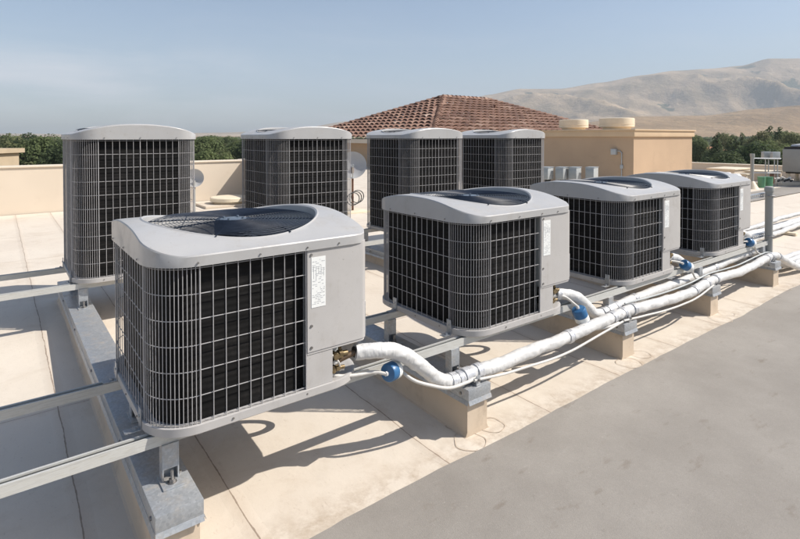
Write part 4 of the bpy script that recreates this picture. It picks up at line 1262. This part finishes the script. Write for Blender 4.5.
# trees
def crown_mesh(kind, seed, nleaf):
    rnd = random.Random(seed); bm = bmesh.new()
    lobes = []
    if kind == 'round':
        for k in range(9):
            a = rnd.random()*2*PI; rr = rnd.uniform(.0, .32); lobes.append((Vector((rr*math.cos(a), rr*math.sin(a), rnd.uniform(.38, .80))), rnd.uniform(.16, .27)))
        lobes.append((Vector((0, 0, .62)), .30))
    elif kind == 'wide':
        for k in range(12):
            a = rnd.random()*2*PI; rr = rnd.uniform(.05, .52); lobes.append((Vector((rr*math.cos(a), rr*math.sin(a), rnd.uniform(.42, .80)-.18*rr)), rnd.uniform(.15, .25)))
    elif kind == 'cone':
        for k in range(10):
            z = .16+.8*k/9; lobes.append((Vector((rnd.uniform(-.03, .03), rnd.uniform(-.03, .03), z)), .24*(1-z)+.035))
    tot = sum(l[1]**2 for l in lobes)
    for c, r in lobes:
        n = int(nleaf*r*r/tot)
        for _ in range(n):
            d = Vector((rnd.gauss(0, 1), rnd.gauss(0, 1), rnd.gauss(0, 1))).normalized()
            q = c+d*r*(rnd.uniform(.80, 1.10)); 
            if kind == 'cone': q.z -= .25*(d.xy.length)*r
            s = rnd.uniform(.009, .024)
            nrm = (d+Vector((rnd.uniform(-.7, .7), rnd.uniform(-.7, .7), rnd.uniform(-.3, .9)))).normalized()
            t1 = nrm.orthogonal().normalized(); t1 = Matrix.Rotation(rnd.random()*6.28, 3, nrm) @ t1; t2 = nrm.cross(t1)
            bm.faces.new([bm.verts.new(q+t1*s*a_+t2*s*b_*.8) for a_, b_ in ((-1, -.5), (.2, -1), (1, .3), (-.3, 1))])
    me = bpy.data.meshes.new('crown'); bm.to_mesh(me); bm.free(); return me
def trunk_mesh(kind, seed):
    rnd = random.Random(seed); bm = bmesh.new()
    h = .55 if kind != 'cone' else .9
    tube(bm, [(0, 0, 0), (.01, .0, h*.3), (-.01, .01, h*.65), (0, 0, h)], .028, n=7, rfun=lambda i, N: 1.2-.8*i/(N-1))
    if kind != 'cone':
        for k in range(6):
            a = rnd.random()*6.28; z = rnd.uniform(.25, .45)
            tube(bm, [(0, 0, z), (.12*math.cos(a), .12*math.sin(a), z+.13), (.26*math.cos(a), .26*math.sin(a), z+.30)], .012, n=5, rfun=lambda i, N: 1-.3*i)
    me = bpy.data.meshes.new('trunk'); bm.to_mesh(me); bm.free(); me.materials.append(M['bark']); return me
variants = []
for kind, mat, seed, n in (('round', 'leaf1', 1, 8200), ('round', 'leaf2', 2, 8200), ('wide', 'leaf3', 3, 9000), ('wide', 'leaf1', 4, 9000), ('cone', 'leaf2', 5, 4500), ('cone', 'leaf2', 6, 4500), ('round', 'leaf3', 8, 5000), ('wide', 'leaf2', 9, 6200)):
    cm = crown_mesh(kind, seed, n); cm.materials.append(M[mat]); variants.append((kind, cm, trunk_mesh(kind, seed)))
def plant_tree(px, depth, h, var, wide=1., label=None, group='trees standing beyond the roof edge', rot=0., name='broadleaf_tree'):
    p = wp(px, depth, GZ)
    kind, cm, tm = variants[var]
    t = thing('conifer_tree' if kind == 'cone' else name, label, 'tree', p, rot, group)
    t.scale = (h*wide, h*wide, h)
    for nm, me in (('trunk', tm), ('crown', cm)):
        o = bpy.data.objects.new(nm, me); C.objects.link(o); o.parent = t
    return t
rnd = random.Random(42)
hero = [  # px, depth, height, variant, wide, label
    (14, 74, 10.1, 6, 1.25, 'olive green tree behind the flat beige house on the far left'),
    (40, 74, 10.1, 0, .95, 'dark full tree left of the lone tall unit, reaching just above its neighbours'),
    (56, 84, 9.8, 7, .9, 'dark spreading tree touching the left side of the lone tall unit'),
    (70, 70, 9.6, 1, 1., 'dark round tree mostly hidden by the lone tall unit'),
    (205, 62, 8.3, 0, 1.0, 'bright green round tree just right of the lone tall unit, above the parapet'),
    (222, 70, 8.0, 6, 1.1, 'grey olive tree above the parapet between the two left tall units'),
    (236, 58, 7.2, 3, .9, 'low green tree by the parapet corner, left of the second tall unit'),
    (697, 52, 7.2, 6, 1.0, 'olive tree at the right corner of the tan rooftop room'),
    (722, 66, 8.1, 1, .95, 'dark tree right of the orange roofed cottage'),
    (732, 60, 7.6, 7, .8, 'dark bushy tree above the far parapet, centre right'),
    (752, 72, 9.2, 1, 1.1, 'large dark tree behind the thin far post'),
    (770, 88, 9.6, 3, .75, 'bright green tree behind the pair of small grey boxes'),
    (788, 70, 8.4, 0, 1.2, 'broad green tree above the boxy rooftop unit'),
    (806, 76, 8.8, 7, 1.1, 'dark green tree at the right edge of the picture'),
    (717, 105, 10.4, 4, 1.1, 'pointed dark conifer above the orange roofed cottage'),
    (731, 118, 10.0, 4, 1.2, 'dark conifer left of the large dark tree'),
    (736, 112, 9.8, 5, 1.1, 'dark conifer directly left of the large dark tree'),
    (769, 150, 12.6, 4, 1.2, 'tall dark conifer above the bright green tree'),
    (779, 160, 12.6, 5, 1.3, 'tall dark conifer right of the bright green tree'),
]
for px, dp, h, v, wd, lab in hero:
    plant_tree(px, dp, h, v, wd*.85, lab, rot=rnd.random()*6)
def bulk(n, pxa, pxb, da, db, ha, hb, vs, label, group):
    for _ in range(n):
        dp = da*(db/da)**rnd.random()
        plant_tree(rnd.uniform(pxa, pxb), dp, rnd.uniform(ha, hb), rnd.choice(vs), rnd.uniform(.75, 1.1), label, group, rot=rnd.random()*6)
bulk(38, -60, 75, 95, 420, 6.8, 11.0, (0, 1, 2, 3, 6, 7), 'mid distance tree beyond the roof at the far left', 'mid distance trees on the far left')
bulk(38, 180, 262, 85, 420, 6.0, 10.4, (0, 1, 2, 3, 6, 7, 0), 'mid distance tree seen between the two left tall units', 'mid distance trees between the left tall units')
bulk(60, 685, 860, 120, 520, 6.5, 12.2, (0, 1, 2, 3, 7, 6, 4, 0), 'mid distance tree on the right between parapet and brown hill', 'mid distance trees below the brown hill')
# far woodland reading as one mass
bm = bmesh.new(); rnd = random.Random(5)
for _ in range(4200):
    px = rnd.uniform(-350, 1150); d = 500*(1900/500)**rnd.random()
    if 250 < px < 470 and rnd.random() < .6: continue
    p = wp(px, d, GZ); h = rnd.uniform(4, 9.3) + (1.2 if rnd.random() < .08 else 0); r = rnd.uniform(4, 8)
    if px > 520 and d > 1150: continue
    for k in range(5):
        c = p+Vector((rnd.uniform(-r, r)*.7, rnd.uniform(-r, r)*.7, h*rnd.uniform(.45, .85)))
        s = rnd.uniform(2.0, 3.8)
        bmesh.ops.create_icosphere(bm, subdivisions=1, radius=s, matrix=Matrix.Translation(c) @ Matrix.Rotation(rnd.random()*6, 4, 'Z') @ Matrix.Diagonal((rnd.uniform(.8, 1.3), rnd.uniform(.8, 1.3), rnd.uniform(.6, .9), 1))) if False else None
        q = []
        for (x, y, z) in ((1, 0, 0), (-1, 0, 0), (0, 1, 0), (0, -1, 0), (0, 0, .8), (0, 0, -.6)):
            q.append(bm.verts.new(c+Vector((x, y, z))*s*rnd.uniform(.7, 1.2)))
        for a, b, c_ in ((0, 2, 4), (2, 1, 4), (1, 3, 4), (3, 0, 4), (2, 0, 5), (1, 2, 5), (3, 1, 5), (0, 3, 5)): bm.faces.new((q[a], q[b], q[c_]))
tag(obj('far_woodland', bm, M['leaf1'], smooth=False), 'distant band of valley trees below the hills and horizon', 'woodland', kind='stuff')

# houses among the trees
def house(label, px, depth, wx, wy, h, z0, flat, wallm, roofm, rot=0., nwin=4):
    p = wp(px, depth, GZ)
    t = thing('house', label, 'house', p, rot)
    bm = bmesh.new(); bx(bm, -wx/2, wx/2, -wy/2, wy/2, 0, h); wl = obj('wall', bm, wallm, t, smooth=False)
    if flat:
        bm = bmesh.new(); bx(bm, -wx/2-.4, wx/2+.4, -wy/2-.4, wy/2+.4, h, h+.5); obj('roof', bm, roofm, t, smooth=False)
    else:
        bm = bmesh.new(); o = .6; hh = wy*.22
        v = [bm.verts.new(q) for q in ((-wx/2-o, -wy/2-o, h), (wx/2+o, -wy/2-o, h), (wx/2+o, wy/2+o, h), (-wx/2-o, wy/2+o, h), (-wx/2+wy*.35, 0, h+hh), (wx/2-wy*.35, 0, h+hh))]
        for f in ((0, 1, 5, 4), (1, 2, 5), (2, 3, 4, 5), (3, 0, 4), (0, 3, 2, 1)): bm.faces.new([v[k] for k in f])
        obj('roof', bm, roofm, t, smooth=False)
    for k in range(nwin):
        x = -wx/2+(k+.5)*wx/nwin
        for side in (-1, 1):
            bm = bmesh.new(); y = side*(wy/2+.02); bx(bm, x-.6, x+.6, y-.05, y+.05, h-2.2, h-.9)
            w_ = obj('window', bm, M['white'], t, smooth=False)
            bm = bmesh.new(); y = side*(wy/2+.08); bx(bm, x-.5, x+.5, y-.02, y+.02, h-2.1, h-1.0); obj('pane', bm, M['dark'], w_, smooth=False)
M['red_tile'] = simple('orange_tile', (.40, .17, .09), .8, 0, .15, 1)
M['housewall'] = simple('pale_house_wall', (.50, .46, .42), .8, 0, .06, 1)
M['beige'] = simple('beige_house', (.44, .35, .24), .8, 0, .06, 1)
house('flat roofed beige house at the far left edge behind the parapet', -42, 58, 9, 6, 7.75, 0, True, M['beige'], M['beige'], A-PI/2, 5)
house('cottage with orange tile roof among trees right of the tan room', 710, 150, 6, 5, 5.6, 0, False, M['housewall'], M['red_tile'], A-PI/2+.2, 3)
house('low house with orange roof between the left tall units', 240, 130, 6, 5, 5.0, 0, False, M['housewall'], M['red_tile'], .5, 3)
house('pale house peeking through trees behind the small grey boxes', 766, 120, 5, 5, 5.8, 0, False, M['white'], M['red_tile'], .3, 3)
house('white walled house roof showing above the right hand trees', 786, 175, 14, 9, 6.2, 0, False, M['white'], M['housewall'], A-PI/2, 4)

# ------------------------------------------------------------------ haze
bm = bmesh.new(); bx(bm, -8200, 8200, -8200, 8200, GZ-1-.0, 900)
hz = bpy.data.materials.new('haze_air'); hz.use_nodes = True; n_ = hz.node_tree; n_.nodes.remove(n_.nodes['Principled BSDF'])
pv = add(n_, 'ShaderNodeVolumePrincipled', inp={'Color': (.80, .90, 1., 1), 'Density': 1.5e-4, 'Anisotropy': 0.})
n_.links.new(pv.outputs[0], n_.nodes['Material Output'].inputs['Volume'])
struct(obj('haze', bm, hz, smooth=False), 'stuff')
